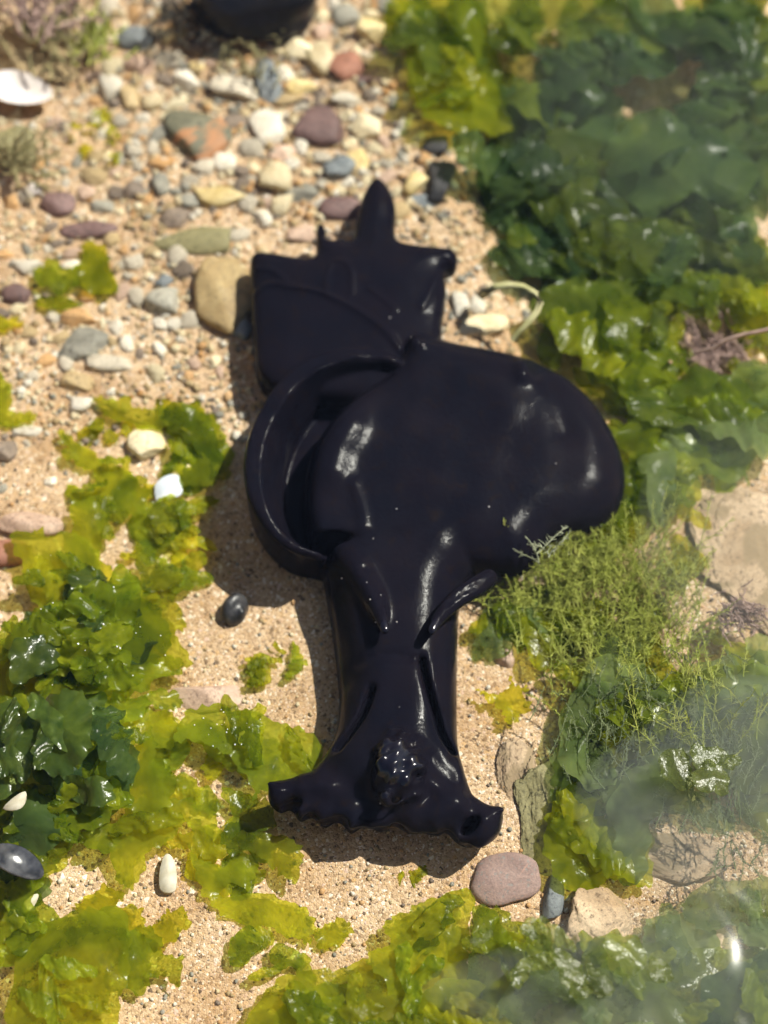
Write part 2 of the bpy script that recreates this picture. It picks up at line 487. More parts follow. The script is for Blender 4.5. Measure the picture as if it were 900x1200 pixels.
# px, py, w, h, rot, colour, facets, label
STONES = [
    (158, 47, 46, 34, 0, 'bluegrey', 0, 'dark slate-grey pebble near the top edge, left of the yellowish one'),
    (203, 42, 42, 26, 15, 'yellow', 3, 'pale yellow flat pebble just left of the black lump at the top edge'),
    (229, 56, 30, 27, 20, 'taupe', 3, 'grey-brown pebble touching the pale yellow pebble near the top edge'),
    (195, 70, 38, 30, -10, 'palegrey', 3, 'pinkish grey pebble under the pale yellow pebble at the top'),
    (228, 78, 24, 18, -25, 'yellow', 2, 'small butter-yellow pebble above the white angular stone'),
    (160, 80, 42, 26, 0, 'pink', 2, 'pinkish tan pebble below the dark slate-grey pebble'),
    (128, 107, 35, 38, 10, 'white', 4, 'creamy white angular stone beside the tan pebble, right of the white shell'),
    (152, 116, 28, 32, 0, 'tan', 3, 'tan pebble between two creamy white stones near the top left'),
    (220, 97, 38, 32, -20, 'white', 4, 'bright white angular stone above the dark stone with the orange patch'),
    (177, 121, 32, 28, 0, 'cream', 3, 'cream yellow stone at the upper left shoulder of the dark patched stone'),
    (204, 122, 36, 18, 8, 'cream', 3, 'flat cream stone wedged on top of the dark patched stone'),
    (228, 160, 92, 72, -6, 'greygreen', 1, 'large dark grey-green stone with an orange-red patch, upper left'),
    (264, 191, 28, 25, 0, 'white', 1, 'round white pebble at the lower right of the dark patched stone'),
    (241, 197, 34, 20, 0, 'palegrey', 2, 'pale grey pebble left of the round white pebble'),
    (190, 192, 34, 20, 15, 'orange', 3, 'small orange-brown pebble below left of the dark patched stone'),
    (157, 224, 26, 22, 0, 'taupe', 1, 'small dark taupe pebble left of the upright grey pebble'),
    (187, 216, 26, 30, 10, 'grey', 2, 'upright grey pebble beside the small dark taupe pebble'),
    (66, 240, 44, 28, -5, 'purple', 3, 'purple-brown flat pebble lying alone on sand at far left'),
    (105, 270, 66, 22, 3, 'purple', 0, 'long oval purple-brown pebble flat on the sand at left'),
    (205, 256, 44, 24, 0, 'taupe', 2, 'dark taupe pebble above the left end of the long olive stone'),
    (256, 231, 68, 26, 4, 'yellow', 3, 'long greyish yellow flat stone below the round white pebble'),
    (221, 236, 30, 18, 0, 'grey', 2, 'small grey-green pebble at the left end of the greyish yellow stone'),
    (240, 281, 122, 38, 2, 'olive', 1, 'long flat olive-grey stone above the big tan stone'),
    (256, 346, 88, 98, -4, 'brown', 2, 'big smooth olive-tan stone left of the sea hare tail'),
    (284, 386, 26, 32, 0, 'bluegrey', 2, 'dark blue-grey pebble between the big tan stone and the sea hare'),
    (190, 356, 40, 36, 0, 'grey', 1, 'rounded grey-green pebble left of the big tan stone'),
    (18, 345, 34, 24, 0, 'purple', 0, 'dark round pebble near the left edge below the white quartz'),
    (30, 312, 40, 20, -8, 'white', 4, 'white quartz chip near the left edge beside the green weed scrap'),
    (86, 312, 26, 14, 0, 'white', 3, 'small white chip half under the green weed scrap at left'),
    (95, 374, 48, 26, 0, 'orange', 2, 'orange-tan pebble below the green weed scrap at left'),
    (100, 402, 66, 40, 6, 'grey', 3, 'flat grey-olive stone below the orange-tan pebble'),
    (128, 425, 60, 22, 0, 'palegrey', 2, 'flat pale grey stone tucked under the grey-olive stone'),
    (193, 329, 26, 15, 10, 'bluegrey', 3, 'small blue-grey chip above the rounded grey-green pebble'),
    (187, 379, 14, 19, 20, 'white', 3, 'tiny white chip below the rounded grey-green pebble'),
    (275, 106, 62, 36, -14, 'palegrey', 4, 'pale taupe wedge-shaped stone below the black lump at the top'),
    (314, 96, 32, 58, 8, 'bluegrey', 0, 'upright blue-grey oval stone beside the pale taupe wedge'),
    (350, 58, 42, 28, -35, 'cream', 2, 'cream oval pebble right of the black lump at the top edge'),
    (372, 70, 42, 44, 20, 'cream', 3, 'pale pinkish cream stone beside the red-brown stone'),
    (376, 36, 30, 22, 0, 'pink', 2, 'salmon pink pebble above the pale pinkish cream stone'),
    (377, 19, 20, 18, 0, 'cream', 1, 'small cream pebble at the top, right of the black lump'),
    (408, 20, 44, 30, 0, 'grey', 1, 'smooth grey stone at the top edge above the yellow one'),
    (438, 37, 46, 40, 5, 'yellow', 3, 'large pale yellow stone at the top, left of the green weed'),
    (405, 80, 58, 48, 10, 'red', 3, 'brick-red angular stone near the top centre'),
    (450, 73, 54, 20, 5, 'tan', 2, 'flat sandy tan stone right of the brick-red stone'),
    (438, 91, 44, 26, 0, 'purple', 2, 'dark brown pebble below the flat sandy tan stone'),
    (378, 151, 70, 60, -8, 'purple', 2, 'large plum-purple rounded stone above the tail'),
    (318, 153, 46, 62, 30, 'white', 3, 'large creamy white stone left of the plum-purple stone'),
    (346, 102, 52, 20, -12, 'yellow', 2, 'long yellow pebble above the plum-purple stone'),
    (330, 88, 30, 22, 0, 'white', 3, 'white pebble above the long yellow pebble'),
    (410, 117, 44, 20, -15, 'white', 3, 'flat white stone right of the long yellow pebble'),
    (335, 117, 40, 20, 0, 'tan', 2, 'tan pebble under the long yellow pebble'),
    (396, 198, 40, 38, -30, 'bluegrey', 2, 'grey-green flat stone above the sea hare tail tip'),
    (420, 190, 26, 36, 20, 'yellow', 3, 'amber yellow stone beside the grey-green flat stone'),
    (428, 152, 36, 42, 0, 'cream', 3, 'pale greenish cream stone right of the plum-purple stone'),
    (516, 212, 42, 56, 0, 'dark', 1, 'upright charcoal stone right of the tail tip'),
    (513, 170, 40, 28, 0, 'dark', 1, 'dark round stone sitting above the upright charcoal stone'),
    (487, 214, 32, 36, 0, 'yellow', 3, 'mottled yellow stone between tail tip and upright charcoal stone'),
    (490, 236, 48, 20, 0, 'bluegrey', 2, 'flat dark grey stone at the foot of the upright charcoal stone'),
    (398, 245, 48, 28, 0, 'purple', 0, 'dark oval pebble immediately left of the tail tip'),
    (355, 226, 42, 26, 0, 'grey', 2, 'grey pebble left above the dark oval pebble'),
    (308, 255, 25, 27, 20, 'white', 2, 'bright white pebble left of the sea hare tail tip'),
    (332, 240, 30, 28, 0, 'cream', 3, 'cream pebble touching the bright white pebble'),
    (318, 207, 44, 44, 15, 'cream', 4, 'cream stone below the large creamy white stone'),
    (352, 275, 34, 22, 0, 'pink', 2, 'pinkish pebble just above the square end of the tail'),
    (330, 180, 34, 22, 0, 'pink', 3, 'pinkish stone under the large creamy white stone'),
    (560, 356, 22, 24, 10, 'white', 3, 'small white stone in the bright nook right of the tail'),
    (538, 358, 24, 30, 10, 'white', 1, 'bluish white pebble touching the right side of the tail'),
    (566, 383, 60, 24, 5, 'cream', 2, 'flat cream stone above the rim of the large body flap'),
    (38, 612, 78, 30, 2, 'pink', 1, 'flat dusty rose stone at the left edge, above the weed'),
    (8, 649, 46, 28, 5, 'red', 0, 'red-brown pebble cut by the left edge'),
    (172, 521, 42, 38, 12, 'cream', 5, 'cream angular stone among the weed left of the sea hare'),
    (216, 546, 38, 26, 10, 'cream', 3, 'cream chip above the pearly blue shell shard'),
    (197, 656, 34, 20, 0, 'cream', 2, 'pinkish white lump left of the shadow of the body'),
    (92, 472, 36, 24, 0, 'white', 3, 'white stone with green weed below it at left'),
    (92, 448, 40, 24, 0, 'tan', 2, 'tan pebble above the white stone at left'),
    (28, 503, 40, 14, -6, 'white', 3, 'thin white chip on the sand by the left edge'),
    (4, 526, 30, 28, 0, 'taupe', 1, 'brown pebble cut by the left edge halfway down'),
    (60, 566, 16, 12, 0, 'white', 2, 'tiny white chip on bare sand at left'),
    (245, 815, 80, 32, 6, 'pink', 1, 'flat grey-pink stone left of the neck'),
    (592, 1030, 74, 50, 18, 'rosegrey', 0, 'smooth rose-grey stone below the right oral flap'),
    (645, 1056, 27, 46, -8, 'bluegrey', 1, 'blue-grey pebble right of the rose-grey stone'),
    (595, 768, 27, 34, 10, 'pink', 2, 'pinkish tan stone standing right of the neck'),
    (850, 1114, 38, 40, 0, 'reef', 2, 'rough sandy stone near the lower right edge'),
    (730, 1162, 90, 60, 0, 'grey', 2, 'grey stone under the water near the bottom edge'),
    (748, 351, 32, 28, 0, 'pink', 2, 'pinkish fluffy looking pebble among the weed at right'),
    (762, 128, 26, 26, 0, 'pink', 3, 'pale pink pebble deep in the dark weed at top right'),
]
for s in STONES:
    px, py, w, h, rot, key, fc, lab = s
    big = w * h > 1500
    flat = 0.66 if w * h < 2500 else 0.46
    k_ = 1.13 if w * h < 2600 else 1.06
    w, h = w * k_, h * k_
    pebble(px, py, w, h, rot, key, fc, flat, lab, sub=4 if big else 3, sink=0.40)

# rocks that carry weed
ROCKS = [
    (880, 655, 150, 250, 8, 'reef', 3, 'broad pale tan rock at the right edge beside the sea hare', 0.10),
    (705, 1072, 92, 86, 10, 'reef', 5, 'rough sandy brown rock below right of the head', 0.5),
    (14, 178, 76, 70, 0, 'olive', 4, 'dark weedy rock at the left edge under the white shell', 0.5),
    (40, 60, 150, 90, -8, 'tan', 3, 'weed-covered brown rock in the top left corner', 0.35),
    (660, 960, 110, 120, 15, 'olive', 3, 'weed-coated mottled rock right of the head', 0.25),
    (612, 905, 60, 86, 5, 'reef', 3, 'brown mottled rock close to the right side of the head', 0.18),
    (790, 1010, 130, 60, -12, 'reef', 3, 'pale sandy ledge in the lower right', 0.3),
    (830, 425, 110, 90, -10, 'reef', 4, 'pinkish rock under the purple tuft at right', 0.35),
]
for px, py, w, h, rot, key, fc, lab, fl in ROCKS:
    pebble(px, py, w, h, rot, key, fc, fl, lab, 'rock', 'rock', sub=6, sink=0.35, lump=0.2, craggy=0.04 if fl < 0.2 else 0.026)
o = pebble(300, 0, 170, 106, 4, 'black', 0, 0.85, 'smooth blue-black lump cut by the top edge', 'rock', 'rock', sub=5, sink=0.1, lump=0.1)

# ------------------------------------------------------------------ the sea hare (one continuous surface)
BIG = 1e3


def poly_sdf(P, X, Y):
    P = np.asarray(P)
    d = np.full(X.shape, BIG); inside = np.zeros(X.shape, bool)
    n = len(P)
    for i in range(n):
        a, b = P[i], P[(i + 1) % n]
        e = b - a
        wx, wy = X - a[0], Y - a[1]
        t = np.clip((wx * e[0] + wy * e[1]) / max(e @ e, 1e-12), 0, 1)
        d = np.minimum(d, np.hypot(wx - e[0] * t, wy - e[1] * t))
        c = ((a[1] <= Y) & (b[1] > Y)) | ((b[1] <= Y) & (a[1] > Y))
        with np.errstate(divide='ignore', invalid='ignore'):
            xi = a[0] + (Y - a[1]) / (b[1] - a[1]) * e[0]
        inside ^= c & (X < xi)
    return np.where(inside, -d, d)


def path_dist(P, X, Y):
    """distance to an open polyline and the parameter 0..1 along it"""
    P = np.asarray(P)
    L = np.r_[0, np.cumsum(np.linalg.norm(np.diff(P, axis=0), axis=1))]
    d = np.full(X.shape, BIG); s = np.zeros(X.shape)
    for i in range(len(P) - 1):
        a, b = P[i], P[i + 1]
        e = b - a
        t = np.clip(((X - a[0]) * e[0] + (Y - a[1]) * e[1]) / (e @ e), 0, 1)
        dd = np.hypot(X - a[0] - e[0] * t, Y - a[1] - e[1] * t)
        m = dd < d
        d = np.where(m, dd, d); s = np.where(m, (L[i] + t * (L[i + 1] - L[i])) / L[-1], s)
    return d, s


def closed_spline(P, n=6):
    P = np.asarray(P, float); N_ = len(P); out = []
    for i in range(N_):
        p0, p1, p2, p3 = P[i - 1], P[i], P[(i + 1) % N_], P[(i + 2) % N_]
        for k in range(n):
            t = k / n
            out.append(0.5 * (2 * p1 + (p2 - p0) * t + (2 * p0 - 5 * p1 + 4 * p2 - p3) * t * t + (3 * p1 - p0 - 3 * p2 + p3) * t ** 3))
    return np.array(out)


def open_spline(P, n=6):
    P = np.asarray(P, float); N_ = len(P); out = []
    for i in range(N_ - 1):
        p0, p1, p2, p3 = P[max(i - 1, 0)], P[i], P[i + 1], P[min(i + 2, N_ - 1)]
        for k in range(n):
            t = k / n
            out.append(0.5 * (2 * p1 + (p2 - p0) * t + (2 * p0 - 5 * p1 + 4 * p2 - p3) * t * t + (3 * p1 - p0 - 3 * p2 + p3) * t ** 3))
    out.append(P[-1])
    return np.array(out)


def w2(pts, z):
    return np.array([at(x, y, z)[:2] for x, y in pts])


def smin(a, b, k):
    h = np.clip(0.5 + 0.5 * (b - a) / k, 0, 1)
    return b * (1 - h) + a * h - k * h * (1 - h)


def smax(a, b, k):
    return -smin(-a, -b, k)


def prof(t):
    t = np.clip(t, 0, 1)
    return np.sqrt(np.maximum(1 - (1 - t) ** 2, 0))


def surface_nets(F, org, h):
    S = F < 0
    nx, ny, nz = F.shape
    c = np.zeros((nx - 1, ny - 1, nz - 1), np.int8)
    for i in (0, 1):
        for j in (0, 1):
            for k in (0, 1):
                c += S[i:nx - 1 + i, j:ny - 1 + j, k:nz - 1 + k]
    act = (c > 0) & (c < 8)
    I, J, K = np.nonzero(act)
    idx = np.full(act.shape, -1, np.int64); idx[I, J, K] = np.arange(len(I))
    pos = np.zeros((len(I), 3)); cnt = np.zeros(len(I))
    cor = [(0, 0, 0), (1, 0, 0), (0, 1, 0), (1, 1, 0), (0, 0, 1), (1, 0, 1), (0, 1, 1), (1, 1, 1)]
    for a in range(8):
        for b in range(a + 1, 8):
            A, B = np.array(cor[a]), np.array(cor[b])
            if np.abs(A - B).sum() != 1: continue
            fa = F[I + A[0], J + A[1], K + A[2]]; fb = F[I + B[0], J + B[1], K + B[2]]
            m = (fa < 0) != (fb < 0)
            t = np.where(m, fa / np.where(m, fa - fb, 1), 0)
            pos += np.where(m[:, None], A + (B - A) * t[:, None], 0); cnt += m
    V = (np.stack([I, J, K], 1) + pos / cnt[:, None]) * h + np.array(org)
    Q = []
    for ax in range(3):
        lo = [slice(1, n - 1) for n in F.shape]; hi = list(lo)
        lo[ax] = slice(0, F.shape[ax] - 1); hi[ax] = slice(1, F.shape[ax])
        a, b = S[tuple(lo)], S[tuple(hi)]
        for flip, m in ((0, a & ~b), (1, ~a & b)):
            g = [q.copy() for q in np.nonzero(m)]
            u, v = (ax + 1) % 3, (ax + 2) % 3
            g[u] += 1; g[v] += 1
            def cell(du, dv):
                q = [w.copy() for w in g]; q[u] -= du; q[v] -= dv
                return idx[q[0], q[1], q[2]]
            quad = [cell(1, 1), cell(0, 1), cell(0, 0), cell(1, 0)]
            if flip: quad = quad[::-1]
            Q.append(np.stack(quad, 1))
    return V, np.concatenate(Q)


def lap_smooth(V, Q, it, lam=0.5):
    E = np.concatenate([Q[:, [0, 1]], Q[:, [1, 2]], Q[:, [2, 3]], Q[:, [3, 0]]])
    n = len(V)
    deg = np.bincount(E[:, 0], minlength=n) + np.bincount(E[:, 1], minlength=n)
    for _ in range(it):
        A = np.stack([np.bincount(E[:, 0], V[E[:, 1], k], n) + np.bincount(E[:, 1], V[E[:, 0], k], n) for k in range(3)], 1)
        V = V + lam * (A / np.maximum(deg, 1)[:, None] - V)
    return V


def build_sea_hare():
    h = 0.00105
    a, b = at(262, 1015, 0.02), at(755, 190, 0.02)
    xs = np.arange(a.x, b.x, h); ys = np.arange(a.y - 0.01, b.y + 0.01, h); zs = np.arange(-0.004, 0.064, h)
    X2, Y2 = np.meshgrid(xs, ys, indexing='ij')
    Z = zs[None, None, :]

    def slab(d2, top, bot, r):
        zc, ht = (top + bot) / 2, (top - bot) / 2
        q1 = (d2 + r)[:, :, None]; q2 = np.abs(Z - zc[:, :, None]) - (ht - r)[:, :, None]
        return (np.minimum(np.maximum(q1, q2), 0) + np.hypot(np.maximum(q1, 0), np.maximum(q2, 0)) - r).astype(np.float32)

    def ridge(path, z, w, spl=5):
        d, s = path_dist(open_spline(w2(path, z), spl), X2, Y2)
        return np.exp(-(d / w) ** 2), d, s

    one = np.ones_like(X2)
    # --- neck and head with the flared oral hood
    neck = [(372, 600), (376, 660), (386, 720), (394, 780), (397, 830), (388, 870), (362, 905), (335, 917), (319, 922), (315, 940), (328, 953), (340, 950),
            (352, 963), (366, 958), (380, 971), (396, 964), (411, 977), (428, 968), (446, 975), (462, 968), (480, 977), (496, 970), (511, 980), (522, 975), (535, 988), (550, 993), (570, 990), (586, 976), (589, 950),
            (572, 947), (555, 935), (545, 905), (537, 870), (536, 800), (537, 740), (541, 700), (560, 660), (560, 600)]
    nz = [0.016 + 0.004 * float(sstep(860, 930, np.float64(y))) for x, y in neck]
    d2 = poly_sdf(closed_spline(np.array([at(x, y, z)[:2] for (x, y), z in zip(neck, nz)])), X2, Y2)
    t = -d2
    yh0, yh1 = at(450, 840, 0.03).y, at(450, 935, 0.03).y
    hd = sstep(0, 1, (Y2 - yh0) / (yh1 - yh0))              # 1 at the raised hood
    top = (0.013 + 0.024 * prof(t / 0.024)) * (1 - hd) + (0.0245 + 0.0145 * prof(t / 0.030)) * hd
    top = top - 0.004 * ridge([(345, 932), (400, 946), (445, 950)], 0.035, 0.007)[0]
    top = top - 0.004 * ridge([(505, 935), (530, 955), (548, 972)], 0.035, 0.005)[0]
    top = top + hd * np.exp(-np.maximum(t, 0) / 0.004) * 0.0022 * np.sin(X2 * 420 + np.sin(X2 * 170) * 2)
    nbot = 0.001 + (0.0165 - 0.012 * prof(t / 0.03)) * hd
    # folds of the neck
    for pth, dep, w in (([(436, 806), (425, 835), (408, 858), (396, 872)], 0.009, 0.0015), ([(494, 772), (502, 805), (512, 835), (518, 855), (532, 875)], 0.010, 0.0015),
                        ([(420, 775), (450, 768), (480, 772)], 0.0015, 0.003), ([(395, 690), (400, 740), (406, 790)], 0.003, 0.006), ([(375, 880), (395, 905), (425, 930)], 0.004, 0.007),
                        ([(505, 890), (530, 920), (548, 945)], 0.003, 0.006)):
        g, d, s = ridge(pth, 0.035, w)
        top = top - dep * g
    F = slab(d2, np.minimum(top, 0.0465), nbot, 0.0032)
    # lips of the hood: turned-up edges and the two oral tentacles
    def ball(px, py, z, rx, ry, rz, rot=0.0):
        c = at(px, py, z); cr, sr = math.cos(rot), math.sin(rot)
        u = ((X2 - c.x) * cr + (Y2 - c.y) * sr) / rx; v = (-(X2 - c.x) * sr + (Y2 - c.y) * cr) / ry
        q = np.sqrt((u * u + v * v)[:, :, None] + ((Z - z) / rz) ** 2)
        return ((q - 1) * min(rx, ry, rz)).astype(np.float32)

    def horn(pts, k=8):
        """tapered bent tube: (px, py, z, radius)"""
        P = open_spline([list(at(x, y, z)) + [r] for x, y, z, r in pts], k)
        f = None
        for x, y, z, r in P:
            g = np.sqrt(((X2 - x) ** 2 + (Y2 - y) ** 2)[:, :, None] + (Z - z) ** 2) - r
            f = g if f is None else np.minimum(f, g)
        return f.astype(np.float32)
    F = smin(F, horn([(356, 918, 0.024, 0.0036), (336, 921, 0.024, 0.0028), (322, 921, 0.026, 0.0018), (315, 918, 0.029, 0.0010)]), 0.005)
    F = smin(F, horn([(560, 950, 0.024, 0.0036), (576, 952, 0.027, 0.0028), (588, 949, 0.031, 0.0014)]), 0.005)
    F = smin(F, horn([(532, 942, 0.031, 0.005), (512, 953, 0.031, 0.005), (490, 958, 0.027, 0.004)]), 0.008)
    for bx, by, br in ((357, 944, 0.0030), (411, 960, 0.0034), (445, 959, 0.0028), (491, 960, 0.0030), (519, 953, 0.0050), (557, 980, 0.0034)):
        F = smin(F, ball(bx, by, 0.0305 - br, br * 1.7, br * 1.2, br), 0.0075)
    F = smax(F, -ball(551, 968, 0.028, 0.0055, 0.0030, 0.014, 0.7), 0.0025)
    F = smax(F, -ball(342, 944, 0.026, 0.006, 0.0028, 0.007, 0.2), 0.0025)
    F = smax(F, -ball(392, 966, 0.025, 0.007, 0.0028, 0.007, 0.1), 0.0025)
    # wet wrinkled knob of the head, standing out of the water
    kb = ball(465, 902, 0.0385, 0.0120, 0.0175, 0.0135)
    wr = 0.0
    r = np.random.RandomState(8)
    for _ in range(9):
        d = r.normal(size=3) * 430
        wr = wr + np.sin((X2 * d[0] + Y2 * d[1])[:, :, None] + Z * d[2] * 0.4 + r.uniform(0, 6.28))
    F = smin(F, (kb + 0.0006 * wr).astype(np.float32), 0.006)
    # --- trunk under the flaps
    trunk = [(330, 420), (420, 400), (500, 400), (560, 450), (580, 560), (560, 650), (470, 680), (380, 660), (330, 620), (315, 540), (315, 470)]
    d2 = poly_sdf(closed_spline(w2(trunk, 0.01)), X2, Y2)
    F = smin(F, slab(d2, 0.007 + 0.004 * prof(-d2 / 0.03), 0.000 * one, 0.0032), 0.004)
    # --- tail: squared-off end with a spike and two stubs
    tail = [(294, 304), (312, 299), (340, 303), (366, 305), (370, 290), (370, 270), (376, 263), (382, 270), (382, 281), (392, 284), (402, 281), (412, 284),
            (417, 260), (423, 235), (432, 217), (441, 209), (452, 216), (461, 232), (464, 250), (463, 268), (466, 283), (480, 289), (510, 292), (530, 295),
            (536, 304), (533, 317), (521, 322), (523, 345), (518, 380), (510, 420), (440, 470), (350, 470), (305, 450), (297, 400), (294, 350)]
    d2 = poly_sdf(closed_spline(w2(tail, 0.020), 3), X2, Y2)
    wy = (Y2 - at(400, 450, 0.02).y) / (at(400, 210, 0.02).y - at(400, 450, 0.02).y)
    top = 0.026 - 0.004 * wy + 0.008 * prof(-d2 / 0.03)
    for pth, dep, w in (([(300, 345), (318, 338), (340, 343), (375, 350), (410, 366), (440, 385), (458, 402), (472, 422)], 0.0016, 0.0014),
                        ([(300, 318), (320, 322), (335, 336)], 0.0010, 0.0014), ([(382, 350), (384, 325), (392, 312), (405, 313), (412, 325), (413, 350)], 0.0010, 0.0013),
                        ([(434, 346), (450, 358), (464, 370)], 0.0010, 0.0013), ([(495, 365), (505, 345), (512, 330)], 0.0010, 0.0020)):
        top = top + dep * ridge(pth, 0.026, w)[0]
    F = smin(F, slab(d2, top, (0.006 + 0.008 * np.clip(wy, 0, 1)) * one, 0.0045), 0.004)
    # --- left flap: a curled wall
    lp = open_spline(w2([(476, 424), (445, 414), (410, 417), (375, 430), (346, 454), (322, 490), (309, 530), (309, 572), (321, 606), (344, 632), (372, 643)], 0.036), 6)
    d, s = path_dist(lp, X2, Y2)
    wid = 0.0042 + 0.0062 * np.sin(np.pi * np.clip(s * 1.02, 0, 1)) ** 0.7
    cd, cs_ = path_dist(open_spline(w2([(476, 424), (445, 411), (408, 411), (371, 422), (339, 446), (312, 484), (298, 528), (298, 575), (313, 612), (340, 637), (370, 646)], 0.045), 6), X2, Y2)
    top = 0.0425 + 0.0005 * (np.sin(s * 17 + 1) + np.sin(s * 41) * np.sin(s * 9)) - 3.0 * np.maximum(cd - 0.0042, 0) - 0.008 * (np.abs(s - 0.5) * 2) ** 4
    lipd, ls = path_dist(open_spline(w2([(470, 424), (430, 420), (395, 428), (365, 446), (342, 476), (333, 515), (332, 560), (340, 600)], 0.038), 6), X2, Y2)
    top = top + 0.0014 * np.exp(-(lipd / 0.0012) ** 2) * (1 + 0.5 * np.sin(ls * 40))
    F = smin(F, slab(d - wid, np.maximum(top, 0.009), 0.001 * one, 0.0032), 0.002)
    # --- right flap: the big smooth dome, crest at its left, sloping away to the right
    rp = [(462, 414), (482, 392), (505, 387), (545, 395), (600, 405), (652, 422), (697, 456), (727, 502), (738, 547), (729, 583), (701, 607), (666, 616),
          (646, 626), (630, 650), (610, 664), (585, 664), (540, 658), (480, 652), (425, 648), (388, 650), (364, 640), (355, 610), (353, 570), (361, 530), (385, 491), (420, 458), (450, 436)]
    P = closed_spline(w2(rp, 0.030), 5)
    d2 = poly_sdf(P, X2, Y2)
    x0, x1 = at(395, 520, 0.04).x, at(730, 520, 0.04).x
    u = np.clip((X2 - x0) / (x1 - x0), -0.2, 1)
    zl = 0.0385 - 0.008 * np.maximum(u, 0) ** 1.6
    Rv = 0.010 + 0.014 * sstep(0.0, 0.5, u)
    top = zl - (0.022 - 0.006 * sstep(0.1, 0.6, u)) * (1 - prof(-d2 / Rv))
    top = top + 0.0042 * ridge([(386, 540), (391, 520), (400, 503), (408, 490)], 0.047, 0.010)[0]
    top = top + 0.0012 * ridge([(480, 400), (520, 420), (570, 440), (600, 470)], 0.04, 0.010)[0]
    top = top + 0.0060 * ridge([(484, 386), (486, 396)], 0.042, 0.005)[0]
    top = top + 0.0040 * ridge([(613, 420), (614, 432)], 0.040, 0.005)[0]
    top = top - 0.0022 * ridge([(640, 425), (652, 460), (665, 500)], 0.036, 0.007)[0]
    top = top + 0.0012 * ridge([(415, 560), (425, 600), (424, 640)], 0.045, 0.003)[0]
    bot = 0.003 + 0.014 * sstep(0.35, 0.75, u)
    RF = slab(d2, top, np.minimum(bot, top - 0.010), 0.0050)
    F = smin(F, RF, 0.0016)
    F = smax(F, -ball(388, 637, 0.030, 0.0115, 0.0040, 0.020, 0.08), 0.002)
    # --- rhinophores: two rolled horns on the neck
    F = smin(F, horn([(405, 650, 0.030, 0.005), (420, 670, 0.035, 0.0050), (436, 698, 0.0385, 0.0045), (446, 722, 0.0425, 0.0035), (451, 738, 0.0460, 0.0024)]), 0.006)
    F = smax(F, -horn([(427, 664, 0.0405, 0.0018), (439, 684, 0.0425, 0.0018), (448, 706, 0.0445, 0.0015)]), 0.0015)
    F = smin(F, horn([(572, 678, 0.032, 0.0050), (553, 690, 0.036, 0.0052), (532, 705, 0.039, 0.0046), (516, 722, 0.0425, 0.0036), (506, 739, 0.0460, 0.0024)]), 0.005)
    F = smax(F, -horn([(566, 682, 0.0405, 0.0018), (545, 692, 0.0430, 0.0019), (525, 706, 0.0450, 0.0016)]), 0.0015)
    F[:, :, 0] = 1.0
    V, Q = surface_nets(F, (xs[0], ys[0], zs[0]), h)
    V = lap_smooth(V, Q, 3)
    # subtle living unevenness
    V[:, 2] += 0.00025 * np.sin(V[:, 0] * 190 + V[:, 1] * 80) * np.sin(V[:, 1] * 150 - V[:, 0] * 60)
    return V, Q


def skin_material():
    m, nt, out = new_mat('black_skin')
    L = nt.links.new
    co = N(nt, 'TexCoord').outputs['Object']
    n1 = noise(nt, co, 35.0, 4)
    n2 = noise(nt, co, 500.0, 3)
    p = N(nt, 'BsdfPrincipled')
    c = ramp(nt, n1.outputs[0], [(0.3, (0.0042, 0.0045, 0.0088)), (0.7, (0.0075, 0.0060, 0.0102))])
    L(c.outputs[0], p.inputs['Base Color'])
    # skin under water barely reflects (it is nearly index-matched); skin standing in air is wet and shiny
    setin(p, Roughness=0.14, IOR=1.40)
    geo = N(nt, 'NewGeometry'); sp = N(nt, 'SeparateXYZ'); L(geo.outputs['Position'], sp.inputs[0])
    mr = N(nt, 'MapRange'); mr.inputs[1].default_value = (WATER_Z - 0.0005) * U; mr.inputs[2].default_value = (WATER_Z + 0.0005) * U
    mr.inputs[3].default_value = 0.055; mr.inputs[4].default_value = 0.6
    L(sp.outputs[2], mr.inputs[0]); L(mr.outputs[0], p.inputs['Specular IOR Level'])
    rr = ramp(nt, n1.outputs[0], [(0.3, (0.17, 0.17, 0.17)), (0.7, (0.26, 0.26, 0.26))])
    L(rr.outputs[0], p.inputs['Roughness'])
    b = bump(nt, n1.outputs[0], 0.06, 0.003)
    n3 = noise(nt, co, 150.0, 4, 0.6, 1.2)
    b = bump(nt, n3.outputs[0], 0.16, 0.0010, b)
    b = bump(nt, n2.outputs[0], 0.14, 0.0006, b)
    L(b, p.inputs['Normal'])
    brown = mixc(nt, ramp(nt, n3.outputs[0], [(0.55, (0, 0, 0)), (0.72, (0.6, 0.6, 0.6))]).outputs[0], c.outputs[0], (0.013, 0.0085, 0.0075))
    L(brown, p.inputs['Base Color'])
    L(p.outputs[0], out.inputs[0])
    return m


V, Q = build_sea_hare()
hare = obj('sea_hare', mesh_from('sea_hare', V, Q, True, skin_material()))
tag(hare, 'glossy black sea hare with a broad rounded body flap, lying in the shallow pool', 'sea hare')

